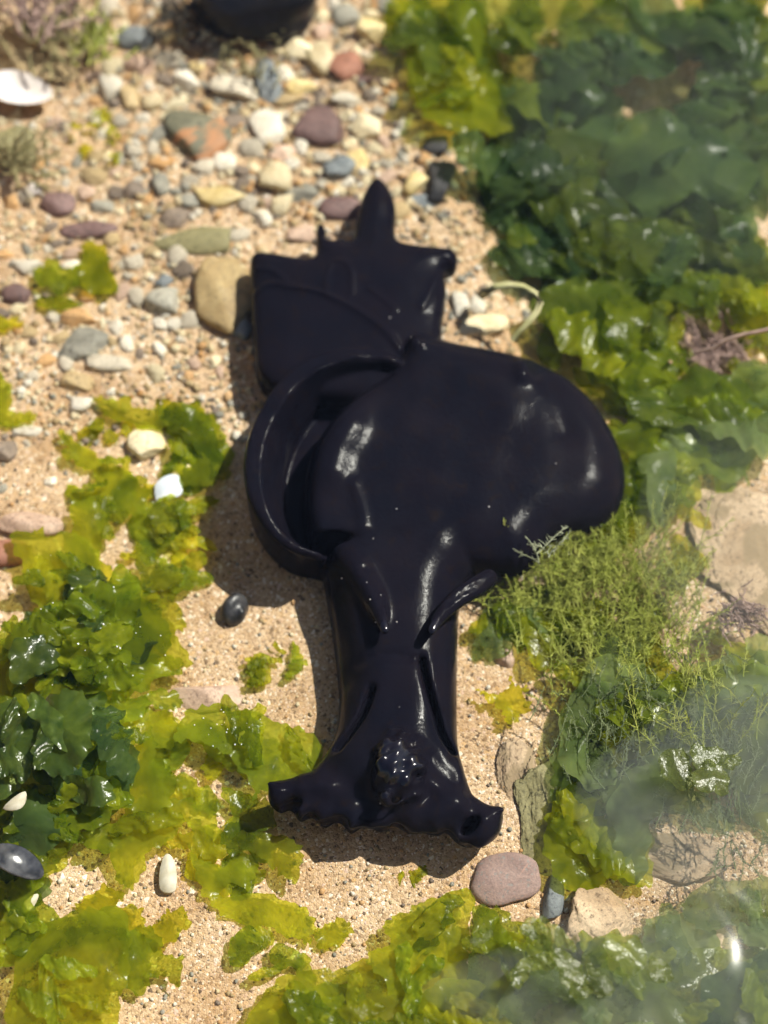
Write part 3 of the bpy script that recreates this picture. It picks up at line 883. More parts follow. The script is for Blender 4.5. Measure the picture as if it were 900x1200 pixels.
# ------------------------------------------------------------------ water
def water_material():
    """clear shallow water: what is not mirrored by the surface passes straight through"""
    m, nt, out = new_mat('clear_water')
    L = nt.links.new
    fr = N(nt, 'Fresnel', i_0=1.333)
    g = N(nt, 'BsdfGlossy'); g.inputs['Roughness'].default_value = 0.16
    g2 = N(nt, 'BsdfGlossy'); g2.inputs['Roughness'].default_value = 0.11
    gm = N(nt, 'MixShader', i_0=0.6); L(g.outputs[0], gm.inputs[1]); L(g2.outputs[0], gm.inputs[2])
    tr = N(nt, 'BsdfTransparent'); tr.inputs[0].default_value = (0.975, 0.99, 0.975, 1)
    mx = N(nt, 'MixShader'); L(fr.outputs[0], mx.inputs[0]); L(tr.outputs[0], mx.inputs[1]); L(gm.outputs[0], mx.inputs[2])
    L(mx.outputs[0], out.inputs[0])
    return m


_rw = np.random.RandomState(17)
RIP = [(np.array([math.cos(a_), math.sin(a_)]) * 2 * math.pi / l_, _rw.uniform(0, 6.28), l_) for a_, l_ in zip(_rw.uniform(0, 6.28, 12), np.linspace(0.042, 0.10, 12))]


def water_z(x, y):
    fade = 1.0 / (1.0 + np.maximum(np.hypot(x, y) - 0.6, 0)) * (np.hypot(x, y) < 3)
    z = 0
    for k, p, l in RIP:
        z = z + 0.0042 * l * np.sin(x * k[0] + y * k[1] + p + 0.8 * np.sin(y * 21 + p) )
    # ripples added at the lower right of the pool to make sun glints
    c = at(760, 1150, WATER_Z)
    m = np.exp(-((x - c.x) ** 2 / 0.11 ** 2 + (y - c.y) ** 2 / 0.07 ** 2))
    z = z * 0.55 + 0.00056 * m * (np.sin(150 * x + 60 * y + 2 * np.sin(40 * y)) + 0.8 * np.sin(-50 * x + 170 * y + 1.5 * np.sin(45 * x)) + 0.45 * np.sin(330 * x + 120 * y + 2 * np.sin(90 * y)))
    return WATER_Z + z * fade


water = sheet('water', water_z, 0.36, 0.0013, water_material())
tag(water, 'clear shallow water covering the pool', kind='structure')

# ------------------------------------------------------------------ gravel (uncountable small bits)
def gravel():
    r = np.random.RandomState(21)
    groups = {'cream': [], 'tan': [], 'taupe': [], 'white': [], 'orange': [], 'grey': []}
    keys = list(groups); pr = [0.26, 0.26, 0.12, 0.12, 0.12, 0.12]
    v0, f0 = ico(1)
    n = 0
    mats = [_stones[k] for k in keys]
    VV, FF, MI = [], [], []
    base = 0
    while n < 9000:
        px, py = r.uniform(-30, 930), r.uniform(-40, 1240)
        up = 1.0 if (px < 620 and py < 520) else 0.20
        if r.rand() > up: continue
        bank = px > 110 and py < 260 and up == 1.0
        s = r.uniform(1.3, 3.2) if up < 1 else r.uniform(1.5, 4.2) if r.rand() < (0.6 if bank else 0.88) else r.uniform(3.5, 7.5)
        p = on_bed(px, py)
        sc = s * PXM * r.uniform(0.7, 1.25, 3) * np.array([1, 1, 0.75])
        v = v0 * (1 + r.uniform(-0.22, 0.22, len(v0)))[:, None] * sc
        a = r.uniform(0, 6.28); ca, sa = math.cos(a), math.sin(a)
        v = v @ np.array([[ca, sa, 0], [-sa, ca, 0], [0, 0, 1]])
        VV.append(v + np.array([p.x, p.y, p.z + sc[2] * 0.35])); FF.append(f0 + base); base += len(v)
        MI.append(np.full(len(f0), r.choice(len(keys), p=pr)))
        n += 1
    me = mesh_from('gravel', np.concatenate(VV), np.concatenate(FF), True)
    for m in mats: me.materials.append(m)
    me.polygons.foreach_set('material_index', np.concatenate(MI).astype(np.int32))
    o = obj('gravel', me)
    tag(o, 'fine mixed gravel strewn over the sand', 'gravel', kind='stuff')


gravel()

# smaller pebbles between the named ones
FILL = [('cream', 'cream'), ('tan', 'tan'), ('pink', 'pinkish'), ('taupe', 'dark taupe'), ('palegrey', 'pale grey'), ('white', 'white'), ('cream', 'cream'), ('palegrey', 'pale grey'), ('orange', 'orange-brown'), ('grey', 'grey')]
_fill_meshes = {}
used_labels = set()


_CUT = (' near', ' just', ' touching', ' under', ' above', ' below', ' beside', ' between', ' at ', ' with', ' left', ' right', ' wedged', ' lying', ' half',
        ' tucked', ' immediately', ' among', ' cut', ' on ', ' standing', ' deep', ' in ', ' sitting')


def nick(label):
    k = min([label.find(c) for c in _CUT if label.find(c) > 0] or [len(label)])
    return label[:k].rstrip(',')


NAMED = [(q[0], q[1], nick(q[7])) for q in STONES]
NAMED = [q for q in NAMED if sum(1 for p in NAMED if p[2] == q[2]) == 1]


def spot_words(x, y, q):
    dx, dy = x - q[0], y - q[1]
    d = math.hypot(dx, dy)
    ax = ('right of' if dx > 0 else 'left of') if abs(dx) > abs(dy) * 2 else ('below' if dy > 0 else 'above') if abs(dy) > abs(dx) * 2 else \
        ('lower ' if dy > 0 else 'upper ') + ('right of' if dx > 0 else 'left of')
    return ax + ' the ' + q[2]


def fill_pebbles(zone, n, smin_, smax_):
    c = 0; tries = 0
    while c < n and tries < n * 60:
        tries += 1
        x, y = RNG.uniform(zone[0], zone[2]), RNG.uniform(zone[1], zone[3])
        w = RNG.uniform(smin_, smax_); hh = w * RNG.uniform(0.6, 0.95)
        if 288 < x < 545 and y > 255: continue
        if any((x - a) ** 2 + (y - b) ** 2 < (0.62 * (r_ + w / 2)) ** 2 for a, b, r_ in placed): continue
        key, word = RNG.choice(FILL)
        mk = (key, RNG.randrange(5))
        if mk not in _fill_meshes:
            v, f = stone_shape(RNG.randrange(9999), 3, RNG.choice((2, 4, 6)))
            _fill_meshes[mk] = mesh_from('pebble', v, f, True, _stones[key])
        p = on_bed(x, y)
        o = obj('pebble', _fill_meshes[mk])
        hz = hh * PXM / 2 * 0.6
        o.scale = (w * PXM / 2, hh * PXM / 2, hz)
        o.location = at(x, y, p.z + hz * 0.1)
        o.rotation_euler = (RNG.uniform(-.2, .2), RNG.uniform(-.2, .2), RNG.uniform(0, 6.28))
        placed.append((x, y, w / 2))
        size = 'tiny' if w < 15 else 'small' if w < 24 else 'mid-sized'
        for q in sorted(NAMED, key=lambda q: (q[0] - x) ** 2 + (q[1] - y) ** 2)[:4]:
            lab = '%s %s pebble %s' % (size, word, spot_words(x, y, q))
            if lab not in used_labels: break
        used_labels.add(lab)
        tag(o, lab, 'pebble', lab.replace('pebble ', 'pebbles ', 1))
        c += 1


fill_pebbles((110, 0, 500, 250), 120, 17, 42)
fill_pebbles((0, 200, 300, 440), 62, 13, 32)
fill_pebbles((0, 100, 130, 220), 12, 14, 26)
fill_pebbles((0, 440, 260, 600), 8, 10, 16)
fill_pebbles((520, 300, 640, 400), 8, 14, 24)

# ------------------------------------------------------------------ sea lettuce
def blade_mesh(name, outline, z0, fold, ruffle, seed, mat, tilt=(0, 0), spacing=0.0032, clamp=True):
    """thin sheet filling a closed outline (local metres), folded and ruffled towards its edge"""
    r = np.random.RandomState(seed)
    O = np.asarray(outline)
    mn, mx = O.min(0), O.max(0)
    gx, gy = np.meshgrid(np.arange(mn[0], mx[0], spacing), np.arange(mn[1], mx[1], spacing * 0.87))
    gx[1::2] += spacing / 2
    I = np.stack([gx.ravel(), gy.ravel()], 1) + r.uniform(-0.2, 0.2, (gx.size, 2)) * spacing
    d = poly_sdf(O, I[:, 0], I[:, 1])
    I = I[d < -0.35 * spacing]
    pts = [Vector(p) for p in np.concatenate([O, I])]
    n = len(O)
    vs, es, fs, *_ = delaunay_2d_cdt(pts, [], [list(range(n))], 1, 1e-6)
    XY = np.array([p[:] for p in vs])
    dist = -poly_sdf(O, XY[:, 0], XY[:, 1])
    size = max(mx - mn)
    z = np.full(len(XY), z0)
    wx = 0.004 * np.sin(XY[:, 1] * 120 + r.uniform(0, 6.28)); wy = 0.004 * np.sin(XY[:, 0] * 120 + r.uniform(0, 6.28))
    P2 = XY + np.stack([wx, wy], 1)
    for i in range(3):
        k = r.normal(size=2); k /= np.linalg.norm(k)
        f = r.uniform(2.5, 6.5) / max(size, 0.02)
        z = z + fold * np.sin(P2 @ k * f + r.uniform(0, 6.28)) / (1 + i * 0.6)
    for i in range(4):
        k = r.normal(size=2); k /= np.linalg.norm(k)
        f = r.uniform(180, 420)
        z = z + fold * 0.16 * (1 - 2 * np.abs(np.sin(P2 @ k * f * 0.5 + r.uniform(0, 6.28)))) * (0.5 + 0.5 * np.sin(P2 @ k[::-1] * 70 + r.uniform(0, 6.28)))
    edge = np.exp(-dist / np.minimum(0.12 * size + 0.0015, 0.0040))
    c = XY.mean(0)
    ang = np.arctan2(XY[:, 1] - c[1], XY[:, 0] - c[0])
    rf = np.sin(ang * r.randint(4, 7) + r.uniform(0, 6.28)) + 0.6 * np.sin(ang * r.randint(8, 13) + 1.5 * np.sin(ang * 2) + r.uniform(0, 6.28)) + 0.3 * np.sin(ang * r.randint(17, 26) + r.uniform(0, 6.28))
    z = z + ruffle * edge * rf + XY[:, 0] * tilt[0] + XY[:, 1] * tilt[1]
    XY = XY + (ruffle * 0.12 * edge * np.cos(ang * 9 + 1.0))[:, None] * r.normal(size=2)
    return XY, z, fs


def lobed(r, w, h):
    n = 84
    t = np.linspace(0, 2 * np.pi, n, endpoint=False)
    q = 1 + sum(a * np.sin(k * t + r.uniform(0, 6.28)) for k, a in ((2, 0.20), (3, 0.12), (4, 0.06), (5, 0.05), (9, 0.025), (14, 0.015)))
    return np.stack([q * np.cos(t) * w / 2, q * np.sin(t) * h / 2], 1)


_proto = {}


def ribbon(seed, length, width, curl, ruffle):
    """limp strap-shaped frond with frilled edges: a strip of quads"""
    r = np.random.RandomState(seed)
    nu, nv = 44, 15
    u = np.linspace(0, 1, nu)
    hd = np.cumsum(r.normal(size=nu) * 0.05 + curl / nu * np.sin(u * 5 + r.uniform(0, 6.28)))
    cx = np.cumsum(np.cos(hd)) * length / nu; cy = np.cumsum(np.sin(hd)) * length / nu
    cx -= cx.mean(); cy -= cy.mean()
    wd = width / 2 * np.clip(np.sin(np.pi * np.clip(u * 0.93 + 0.06, 0, 1)), 0, 1) ** 0.45
    wL = wd * (1 + 0.22 * np.sin(u * r.uniform(8, 14) + r.uniform(0, 6.28)) + 0.12 * np.sin(u * r.uniform(20, 32) + r.uniform(0, 6.28)))
    wR = wd * (1 + 0.22 * np.sin(u * r.uniform(8, 14) + r.uniform(0, 6.28)) + 0.12 * np.sin(u * r.uniform(20, 32) + r.uniform(0, 6.28)))
    v = np.linspace(-1, 1, nv)
    V = np.zeros((nu, nv, 3))
    p1, p2, p3 = r.uniform(0, 6.28, 3)
    k1, k2 = r.uniform(10, 17), r.uniform(22, 34)
    for j, q in enumerate(v):
        w = np.where(q < 0, wL, wR) * q
        e = abs(q) ** 1.8
        V[:, j, 0] = cx - np.sin(hd) * w
        V[:, j, 1] = cy + np.cos(hd) * w
        ph = p1 if q < 0 else p2
        V[:, j, 2] = ruffle * e * (np.sin(u * k1 * 2 + ph) + 0.5 * np.sin(u * k2 * 2 + ph * 2 + q)) + 0.0032 * np.sin(u * 6 + p3) + 0.0016 * np.sin(u * 13 + q * 2 + p1) + 0.0006 * np.sin(u * 30 + q * 5 + p2)
    i = (np.arange(nu - 1)[:, None] * nv + np.arange(nv - 1)[None, :]).ravel()
    return V.reshape(-1, 3), np.stack([i, i + nv, i + nv + 1, i + 1], 1)


def proto(matkey, k):
    """shared frond meshes, about 100 photo pixels across: seven straps, five broad sheets"""
    key = (matkey, k)
    if key not in _proto:
        r = np.random.RandomState(100 + k * 7)
        s = 100 * PXM
        if k < 7:
            V, F = ribbon(60 + k, s * 1.35, s * r.uniform(0.38, 0.62), r.uniform(1.0, 3.0), 0.0019)
            _proto[key] = mesh_from('blade', V, F, True, BL[matkey])
        else:
            O = lobed(r, s, s * r.uniform(0.55, 1.0))
            XY, z, fs = blade_mesh('blade', O, 0, 0.0032, 0.0019, 50 + k, None, spacing=0.0027)
            _proto[key] = mesh_from('blade', np.column_stack([XY, z - z.mean()]), fs, True, BL[matkey])
    return _proto[key]


def weed_clump(label, cx, cy, rx, ry, n, size, mats, zr, seed, ruff=1.0, tilt=0.35, group=None):
    """one plant: an Empty at its base and its blades"""
    r = random.Random(seed)
    base = on_bed(cx, cy)
    root = empty('sea_lettuce', base)
    tag(root, label, 'seaweed', group)
    for i in range(n):
        a = r.uniform(0, 6.28); q = math.sqrt(r.random())
        x, y = cx + math.cos(a) * q * rx, cy + math.sin(a) * q * ry
        z = r.uniform(*zr)
        z = z if zr[1] > 0.042 else min(z, 0.0) + max(z, 0.0) * 0.7
        p = at(x, y, z)
        o = obj('blade', proto(r.choice(mats), r.randrange(12)), root)
        s = r.uniform(*size) / 100.0
        o.location = p - base
        o.rotation_euler = (r.gauss(0, tilt), r.gauss(0, tilt), r.uniform(0, 6.28))
        o.scale = (s, s * r.uniform(0.7, 1.2), s * ruff)
    return root


def weed_outline(label, blades, cat='seaweed', name='sea_lettuce'):
    """one plant from traced blades: (points, mat, z, fold, ruffle, tilt)"""
    bx = np.mean([p for b in blades for p in b[0]], axis=0)
    base = on_bed(*bx)
    root = empty(name, base)
    tag(root, label, cat)
    for b in blades:
        pts, mk, z = b[0], b[1], b[2]
        if mk != 'wet':
            z = 0.0015 + z * 0.5
        fold = (b[3] if len(b) > 3 else 0.0015) * 0.95
        ruf = b[4] if len(b) > 4 else 0.0012
        O = closed_spline(w2(pts, z), 5)
        # small irregularities of the torn edge
        rr = np.random.RandomState(int(pts[0][0] * 7 + pts[0][1]))
        O = closed_spline(w2(pts, z), 8)
        tt = np.linspace(0, 2 * np.pi, len(O), endpoint=False)
        nrm = np.roll(O, -1, 0) - np.roll(O, 1, 0); nrm = np.stack([nrm[:, 1], -nrm[:, 0]], 1) / (np.linalg.norm(nrm, axis=1)[:, None] + 1e-9)
        nn = len(pts)
        wig = sum(a_ * np.sin(tt * k_ * nn + rr.uniform(0, 6.28)) * (0.5 + 0.5 * np.sin(tt * rr.randint(2, 7) + rr.uniform(0, 6.28)))
                  for k_, a_ in ((0.9, 0.0013), (1.7, 0.0011), (2.9, 0.0008)))
        O = O + nrm * wig[:, None] + rr.normal(size=O.shape) * 0.00025
        XY, zz, fs = blade_mesh('blade', O, z, fold, ruf, rr.randint(9999), None, spacing=0.0024)
        g = gh(XY[:, 0], XY[:, 1]) + 0.0012
        zz = np.maximum(zz, g)
        me = mesh_from('blade', np.column_stack([XY, zz]) - np.array(base), fs, True, BL[mk])
        obj('blade', me, root)
        ext = O.max(0) - O.min(0)
        area = ext[0] * ext[1] / PXM ** 2
        rq = random.Random(int(pts[0][0] * 3 + pts[0][1] * 5))
        for _ in range(min(4, int(area / 2600))):
            for _t in range(20):
                q = np.array([rq.uniform(O[:, 0].min(), O[:, 0].max()), rq.uniform(O[:, 1].min(), O[:, 1].max())])
                if poly_sdf(O, np.array([q[0]]), np.array([q[1]]))[0] < -0.010: break
            else:
                continue
            nb_ = obj('blade', proto({'deep': 'green', 'green': rq.choice(('green', 'olive')), 'olive': rq.choice(('green', 'olive', 'yellow')), 'yellow': 'olive',
                                      'silty': 'silty', 'wet': 'wet'}[mk], rq.randrange(7)), root)
            sc_ = rq.uniform(0.42, 0.75)
            nb_.scale = (sc_, sc_ * rq.uniform(0.55, 0.9), sc_ * 0.7)
            nb_.rotation_euler = (rq.gauss(0, 0.1), rq.gauss(0, 0.1), rq.uniform(0, 6.28))
            nb_.location = Vector((q[0], q[1], z + 0.003 + rq.uniform(0, 0.004))) - base
    return root


# upper right: the deep dark bank
D, G, O_, Y_, S_ = 'deep', 'green', 'olive', 'yellow', 'silty'
weed_outline('broad olive sea lettuce blade hanging above the tail at top centre', [
    ([(478, 50), (520, 40), (545, 60), (575, 90), (598, 130), (600, 150), (585, 155), (560, 150), (520, 148), (492, 130), (480, 95)], O_, 0.03, 0.003, 0.002),
    ([(455, 0), (500, -5), (520, 20), (500, 45), (470, 55), (455, 30)], G, 0.025, 0.003, 0.002)])
BANK = [
    ('olive-green sea lettuce clump at the top edge right of the pebbles', 560, 25, 60, 40, 9, (62, 128), ['mid', 'mid', G], (0.0, 0.03)),
    ('ruffled green sea lettuce clump at the top edge, above the dark bank', 690, 35, 80, 45, 14, (62, 148), ['mid', D, 'mid'], (0.0, 0.03)),
    ('ruffled sea lettuce filling the top right corner', 845, 45, 75, 50, 13, (62, 148), [D, 'mid', D], (-0.01, 0.028)),
    ('dark sea lettuce clump right of the broad olive blade', 640, 125, 60, 55, 12, (68, 148), [D, 'mid', D], (-0.01, 0.026)),
    ('dark green sea lettuce around the pale pink pebble', 745, 175, 60, 40, 8, (56, 108), [D, D, 'mid'], (-0.015, 0.006)),
    ('darkest blue-green sea lettuce clump at the right edge', 855, 165, 70, 70, 14, (68, 162), [D, D, D], (-0.015, 0.022)),
    ('dark sea lettuce clump right of the upright charcoal stone', 615, 215, 45, 50, 9, (62, 135), ['mid', D, D], (-0.008, 0.022)),
    ('deep green sea lettuce in the middle of the dark bank', 690, 240, 65, 45, 13, (62, 148), [D, D, 'mid'], (-0.012, 0.022)),
    ('deep green sea lettuce low in the dark bank near the right edge', 840, 275, 75, 50, 13, (68, 148), [D, D, 'mid'], (-0.012, 0.022)),
    ('shadowed sea lettuce above the pale looping strand', 650, 290, 40, 35, 8, (56, 121), [D, 'mid', D], (-0.008, 0.016)),
    ('green sea lettuce clump below the middle of the dark bank', 715, 320, 60, 35, 10, (56, 128), ['mid', D, 'mid'], (-0.010, 0.020)),
    ('yellow-green sea lettuce clump right of the pale looping strand', 695, 385, 42, 35, 10, (50, 108), ['mid', G, O_], (0.0, 0.022)),
    ('yellow-green sea lettuce between the fluffy pebble and the purple tuft', 765, 385, 40, 30, 8, (43, 94), ['mid', G, O_], (0.0, 0.022)),
    ('green sea lettuce at the right edge above the purple tuft', 865, 350, 50, 35, 9, (56, 108), ['mid', G, O_], (0.0, 0.022)),
    ('green sea lettuce right of the large body flap', 745, 460, 40, 45, 9, (56, 114), ['mid', G, G], (0.0, 0.020)),
    ('murky green sea lettuce below the purple tuft', 810, 510, 50, 40, 9, (62, 128), [S_, 'mid', G], (0.0, 0.020)),
    ('green sea lettuce at the right edge below the purple tuft', 880, 480, 35, 40, 7, (56, 108), [G, S_, O_], (0.0, 0.020)),
    ('green sea lettuce hugging the lower right rim of the flap', 755, 565, 35, 40, 7, (56, 108), [G, S_], (0.0, 0.016)),
]
for i, (lab, cx, cy, rx, ry, n, size, mats, zr) in enumerate(BANK):
    weed_clump(lab, cx, cy, rx, ry, n, size, mats, zr, 300 + i, ruff=0.9, tilt=0.16)

# lower right: broad silty sheets
weed_clump('broad silty green sea lettuce at the right, below the feathery weed', 770, 830, 70, 45, 9, (90, 160), [S_, S_, S_, G], (0.010, 0.030), 461, ruff=0.9, tilt=0.15)
weed_clump('silty green sea lettuce at the right edge below the broad tan rock', 875, 860, 45, 70, 9, (90, 150), [S_, S_, S_, G], (0.010, 0.032), 462, ruff=0.9, tilt=0.15)
weed_clump('thin silty sea lettuce right of the mottled rock', 740, 925, 60, 40, 6, (80, 130), [S_, O_, S_], (0.010, 0.026), 463, ruff=0.8, tilt=0.15)
weed_outline('smooth olive-green sheet of sea lettuce above the rough brown rock', [
    ([(640, 960), (665, 930), (700, 950), (720, 970), (755, 960), (765, 1000), (760, 1040), (720, 1030), (690, 1050), (655, 1035), (640, 1000)], 'olive', 0.018, 0.002, 0.0015),
    ([(655, 870), (675, 880), (680, 940), (665, 990), (650, 985), (645, 920)], 'silty', 0.02, 0.002, 0.001)])
weed_outline('silty sea lettuce at the right edge above the bottom corner', [
    ([(800, 1060), (830, 1035), (880, 1030), (930, 1040), (930, 1110), (890, 1120), (860, 1090), (820, 1090)], S_, 0.02, 0.003, 0.002),
    ([(760, 1080), (800, 1070), (840, 1090), (830, 1140), (790, 1150), (755, 1120)], S_, 0.016, 0.002, 0.001)])
weed_outline('dark green sea lettuce in the bottom right corner', [
    ([(760, 1150), (800, 1120), (860, 1110), (920, 1130), (930, 1230), (780, 1230), (750, 1190)], G, 0.022, 0.003, 0.002),
    ([(820, 1160), (860, 1130), (930, 1120), (930, 1230), (840, 1230)], D, 0.03, 0.003, 0.002)])
weed_outline('glossy green sea lettuce with bright glints at the bottom, right of centre', [
    ([(556, 1070), (585, 1065), (610, 1080), (640, 1100), (660, 1130), (640, 1180), (600, 1200), (560, 1190), (550, 1130)], G, 0.030, 0.004, 0.003),
    ([(610, 1110), (660, 1105), (710, 1100), (770, 1105), (800, 1130), (770, 1180), (700, 1175), (640, 1170)], G, 0.026, 0.004, 0.003),
    ([(600, 1150), (680, 1140), (780, 1160), (800, 1230), (600, 1230)], S_, 0.034, 0.004, 0.003)])
weed_outline('yellow-olive sea lettuce blade below the head, bottom centre', [
    ([(452, 1080), (480, 1065), (515, 1050), (550, 1040), (553, 1070), (548, 1110), (556, 1150), (540, 1180), (500, 1200), (470, 1180), (440, 1140), (430, 1120), (455, 1105)], O_, 0.024, 0.002, 0.001),
    ([(310, 1165), (345, 1140), (390, 1135), (430, 1125), (470, 1150), (520, 1170), (545, 1230), (300, 1230)], O_, 0.026, 0.002, 0.0015),
    ([(330, 1180), (400, 1150), (440, 1180), (430, 1230), (330, 1230)], G, 0.030, 0.002, 0.0015),
    ([(500, 1160), (560, 1150), (610, 1190), (610, 1230), (490, 1230)], O_, 0.03, 0.002, 0.0015)])
weed_outline('small green weed scrap on the sand below the head', [
    ([(372, 1090), (392, 1078), (412, 1084), (408, 1100), (385, 1112), (370, 1108)], O_, 0.006, 0.001, 0.001)])

# fronds added at the surface, tilted to mirror the sun as glare
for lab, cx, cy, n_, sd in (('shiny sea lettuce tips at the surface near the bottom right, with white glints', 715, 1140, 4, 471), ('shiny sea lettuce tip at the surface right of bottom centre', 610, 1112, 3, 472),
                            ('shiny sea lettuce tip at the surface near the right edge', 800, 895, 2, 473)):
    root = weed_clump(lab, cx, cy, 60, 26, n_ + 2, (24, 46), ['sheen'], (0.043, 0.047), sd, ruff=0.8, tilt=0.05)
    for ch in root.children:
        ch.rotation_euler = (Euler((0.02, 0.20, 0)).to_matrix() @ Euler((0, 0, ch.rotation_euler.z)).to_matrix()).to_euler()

# lower left bank
weed_outline('large yellow-olive sea lettuce blade at the bottom left corner', [
    ([(20, 1110), (60, 1080), (110, 1065), (150, 1090), (150, 1140), (140, 1180), (120, 1230), (15, 1230)], O_, 0.030, 0.003, 0.001),
    ([(0, 1040), (45, 1050), (80, 1075), (140, 1060), (150, 1110), (80, 1110), (20, 1130), (-20, 1120)], G, 0.022, 0.003, 0.002),
    ([(140, 1100), (170, 1095), (198, 1120), (218, 1122), (205, 1155), (185, 1140), (165, 1165), (145, 1150)], G, 0.020, 0.003, 0.002)])
weed_outline('yellow scalloped sea lettuce on the sand near the bottom left', [
    ([(88, 1062), (115, 1040), (142, 1042), (140, 1062), (165, 1060), (170, 1085), (185, 1080), (195, 1068), (218, 1068), (222, 1085), (205, 1102), (180, 1112), (140, 1105), (120, 1090)], Y_, 0.014, 0.002, 0.001),
    ([(140, 1095), (165, 1085), (190, 1100), (175, 1120), (148, 1118)], G, 0.018, 0.002, 0.001)])
weed_outline('curling yellow-green sea lettuce branch reaching across the sand left of the head', [
    ([(130, 990), (140, 955), (165, 935), (195, 935), (225, 938), (248, 950), (255, 960), (245, 985), (230, 975), (215, 965), (200, 985), (175, 1000), (165, 1030), (150, 1042), (136, 1030)], O_, 0.016, 0.002, 0.001),
    ([(150, 900), (165, 870), (180, 855), (182, 880), (195, 900), (205, 915), (200, 945), (175, 960), (150, 950), (140, 925)], O_, 0.020, 0.002, 0.001)])
weed_outline('olive sea lettuce strand running down beside the head to the sand', [
    ([(222, 990), (232, 1005), (255, 1015), (280, 1010), (300, 1020), (290, 1040), (265, 1035), (260, 1050), (300, 1045), (340, 1055), (365, 1070), (368, 1095), (355, 1105), (325, 1090), (290, 1085), (260, 1070), (240, 1050), (228, 1020)], O_, 0.010, 0.002, 0.001),
    ([(270, 985), (300, 975), (345, 985), (355, 1010), (345, 1035), (322, 1020), (300, 1000)], O_, 0.014, 0.002, 0.0015)])
weed_outline('green sea lettuce blade pressed against the left side of the head', [
    ([(218, 835), (245, 826), (290, 832), (330, 845), (360, 855), (378, 875), (370, 905), (340, 912), (312, 925), (300, 935), (285, 905), (255, 880), (225, 870), (205, 870)], G, 0.022, 0.002, 0.001),
    ([(215, 850), (250, 845), (300, 870), (310, 905), (280, 905), (245, 885)], O_, 0.016, 0.002, 0.002),
    ([(262, 925), (290, 930), (315, 940), (322, 965), (300, 980), (280, 1000), (258, 985), (270, 955)], G, 0.012, 0.002, 0.0015)])
weed_outline('thin olive sea lettuce loop beside the flat grey-pink stone', [
    ([(150, 838), (170, 815), (195, 808), (215, 818), (205, 832), (180, 830), (165, 842)], G, 0.016, 0.002, 0.001)])
weed_outline('large dark green sea lettuce heap on the left, below the red-brown pebble', [
    ([(-20, 760), (30, 720), (80, 690), (130, 690), (170, 700), (200, 740), (190, 775), (150, 790), (110, 820), (60, 830), (-20, 840)], 'green', 0.020, 0.004, 0.003),
    ([(75, 685), (110, 678), (135, 690), (165, 715), (185, 750), (160, 775), (120, 760), (85, 735)], D, 0.032, 0.004, 0.003),
    ([(20, 740), (70, 710), (110, 730), (130, 770), (90, 800), (40, 790)], D, 0.030, 0.004, 0.003),
    ([(110, 790), (150, 770), (200, 765), (215, 780), (185, 795), (150, 815), (115, 825)], G, 0.026, 0.003, 0.002)])
weed_clump('tangled dark sea lettuce in the middle of the left heap', 105, 745, 85, 55, 22, (38, 80), [D, G, G, G, O_, 'wet'], (0.022, 0.040), 411, ruff=1.1, tilt=0.22)
weed_clump('crumpled dark sea lettuce around the wet bulge at the left edge', 70, 880, 80, 55, 16, (45, 85), [D, G, 'wet', G, G, O_], (0.022, 0.041), 412, ruff=1.1, tilt=0.2)
weed_clump('crumpled green sea lettuce at the left edge beside the mussel shell', 45, 985, 55, 45, 9, (40, 70), [D, G, O_], (0.010, 0.030), 413, ruff=1.0, tilt=0.2)
weed_outline('smooth yellow-olive sea lettuce blade under the dusty rose stone', [
    ([(12, 630), (40, 620), (60, 628), (85, 625), (110, 640), (120, 665), (110, 690), (85, 700), (75, 720), (50, 715), (30, 690), (25, 660)], O_, 0.018, 0.002, 0.001),
    ([(75, 660), (100, 650), (130, 665), (148, 690), (120, 695), (85, 705)], Y_, 0.014, 0.002, 0.001)])
weed_outline('olive sea lettuce lobes along the right side of the left heap', [
    ([(160, 690), (185, 695), (210, 710), (218, 735), (205, 745), (225, 775), (205, 785), (185, 765), (175, 735), (160, 715)], O_, 0.016, 0.002, 0.001),
    ([(120, 690), (150, 680), (185, 690), (180, 705), (150, 710)], Y_, 0.012, 0.002, 0.001)])
weed_outline('dark wet sea lettuce bulging out of the water at the left', [
    ([(20, 850), (60, 815), (95, 812), (110, 840), (105, 880), (80, 905), (40, 900), (-10, 880)], 'wet', 0.044, 0.004, 0.002),
    ([(-20, 840), (30, 830), (40, 880), (10, 930), (-20, 940)], 'wet', 0.036, 0.003, 0.002)])
weed_outline('dark green sea lettuce heap left of the curling branch', [
    ([(30, 900), (80, 880), (130, 880), (155, 900), (150, 940), (120, 970), (80, 980), (40, 960), (10, 930)], G, 0.028, 0.004, 0.002),
    ([(-20, 930), (40, 920), (80, 940), (70, 990), (30, 1020), (-20, 1000)], D, 0.026, 0.004, 0.003),
    ([(80, 900), (130, 870), (160, 880), (155, 920), (120, 960), (85, 950)], D, 0.036, 0.004, 0.002),
    ([(60, 960), (100, 950), (140, 965), (130, 1000), (90, 990), (60, 1010)], G, 0.018, 0.003, 0.002),
    ([(-20, 1000), (30, 1010), (60, 1040), (30, 1060), (-20, 1060)], D, 0.020, 0.003, 0.002)])
weed_outline('yellow-green sea lettuce patch between left heap and the flat grey-pink stone', [
    ([(110, 850), (150, 835), (185, 830), (210, 850), (200, 875), (160, 870), (130, 885)], O_, 0.020, 0.002, 0.002),
    ([(100, 830), (140, 815), (180, 822), (150, 850), (115, 860)], G, 0.024, 0.002, 0.002)])
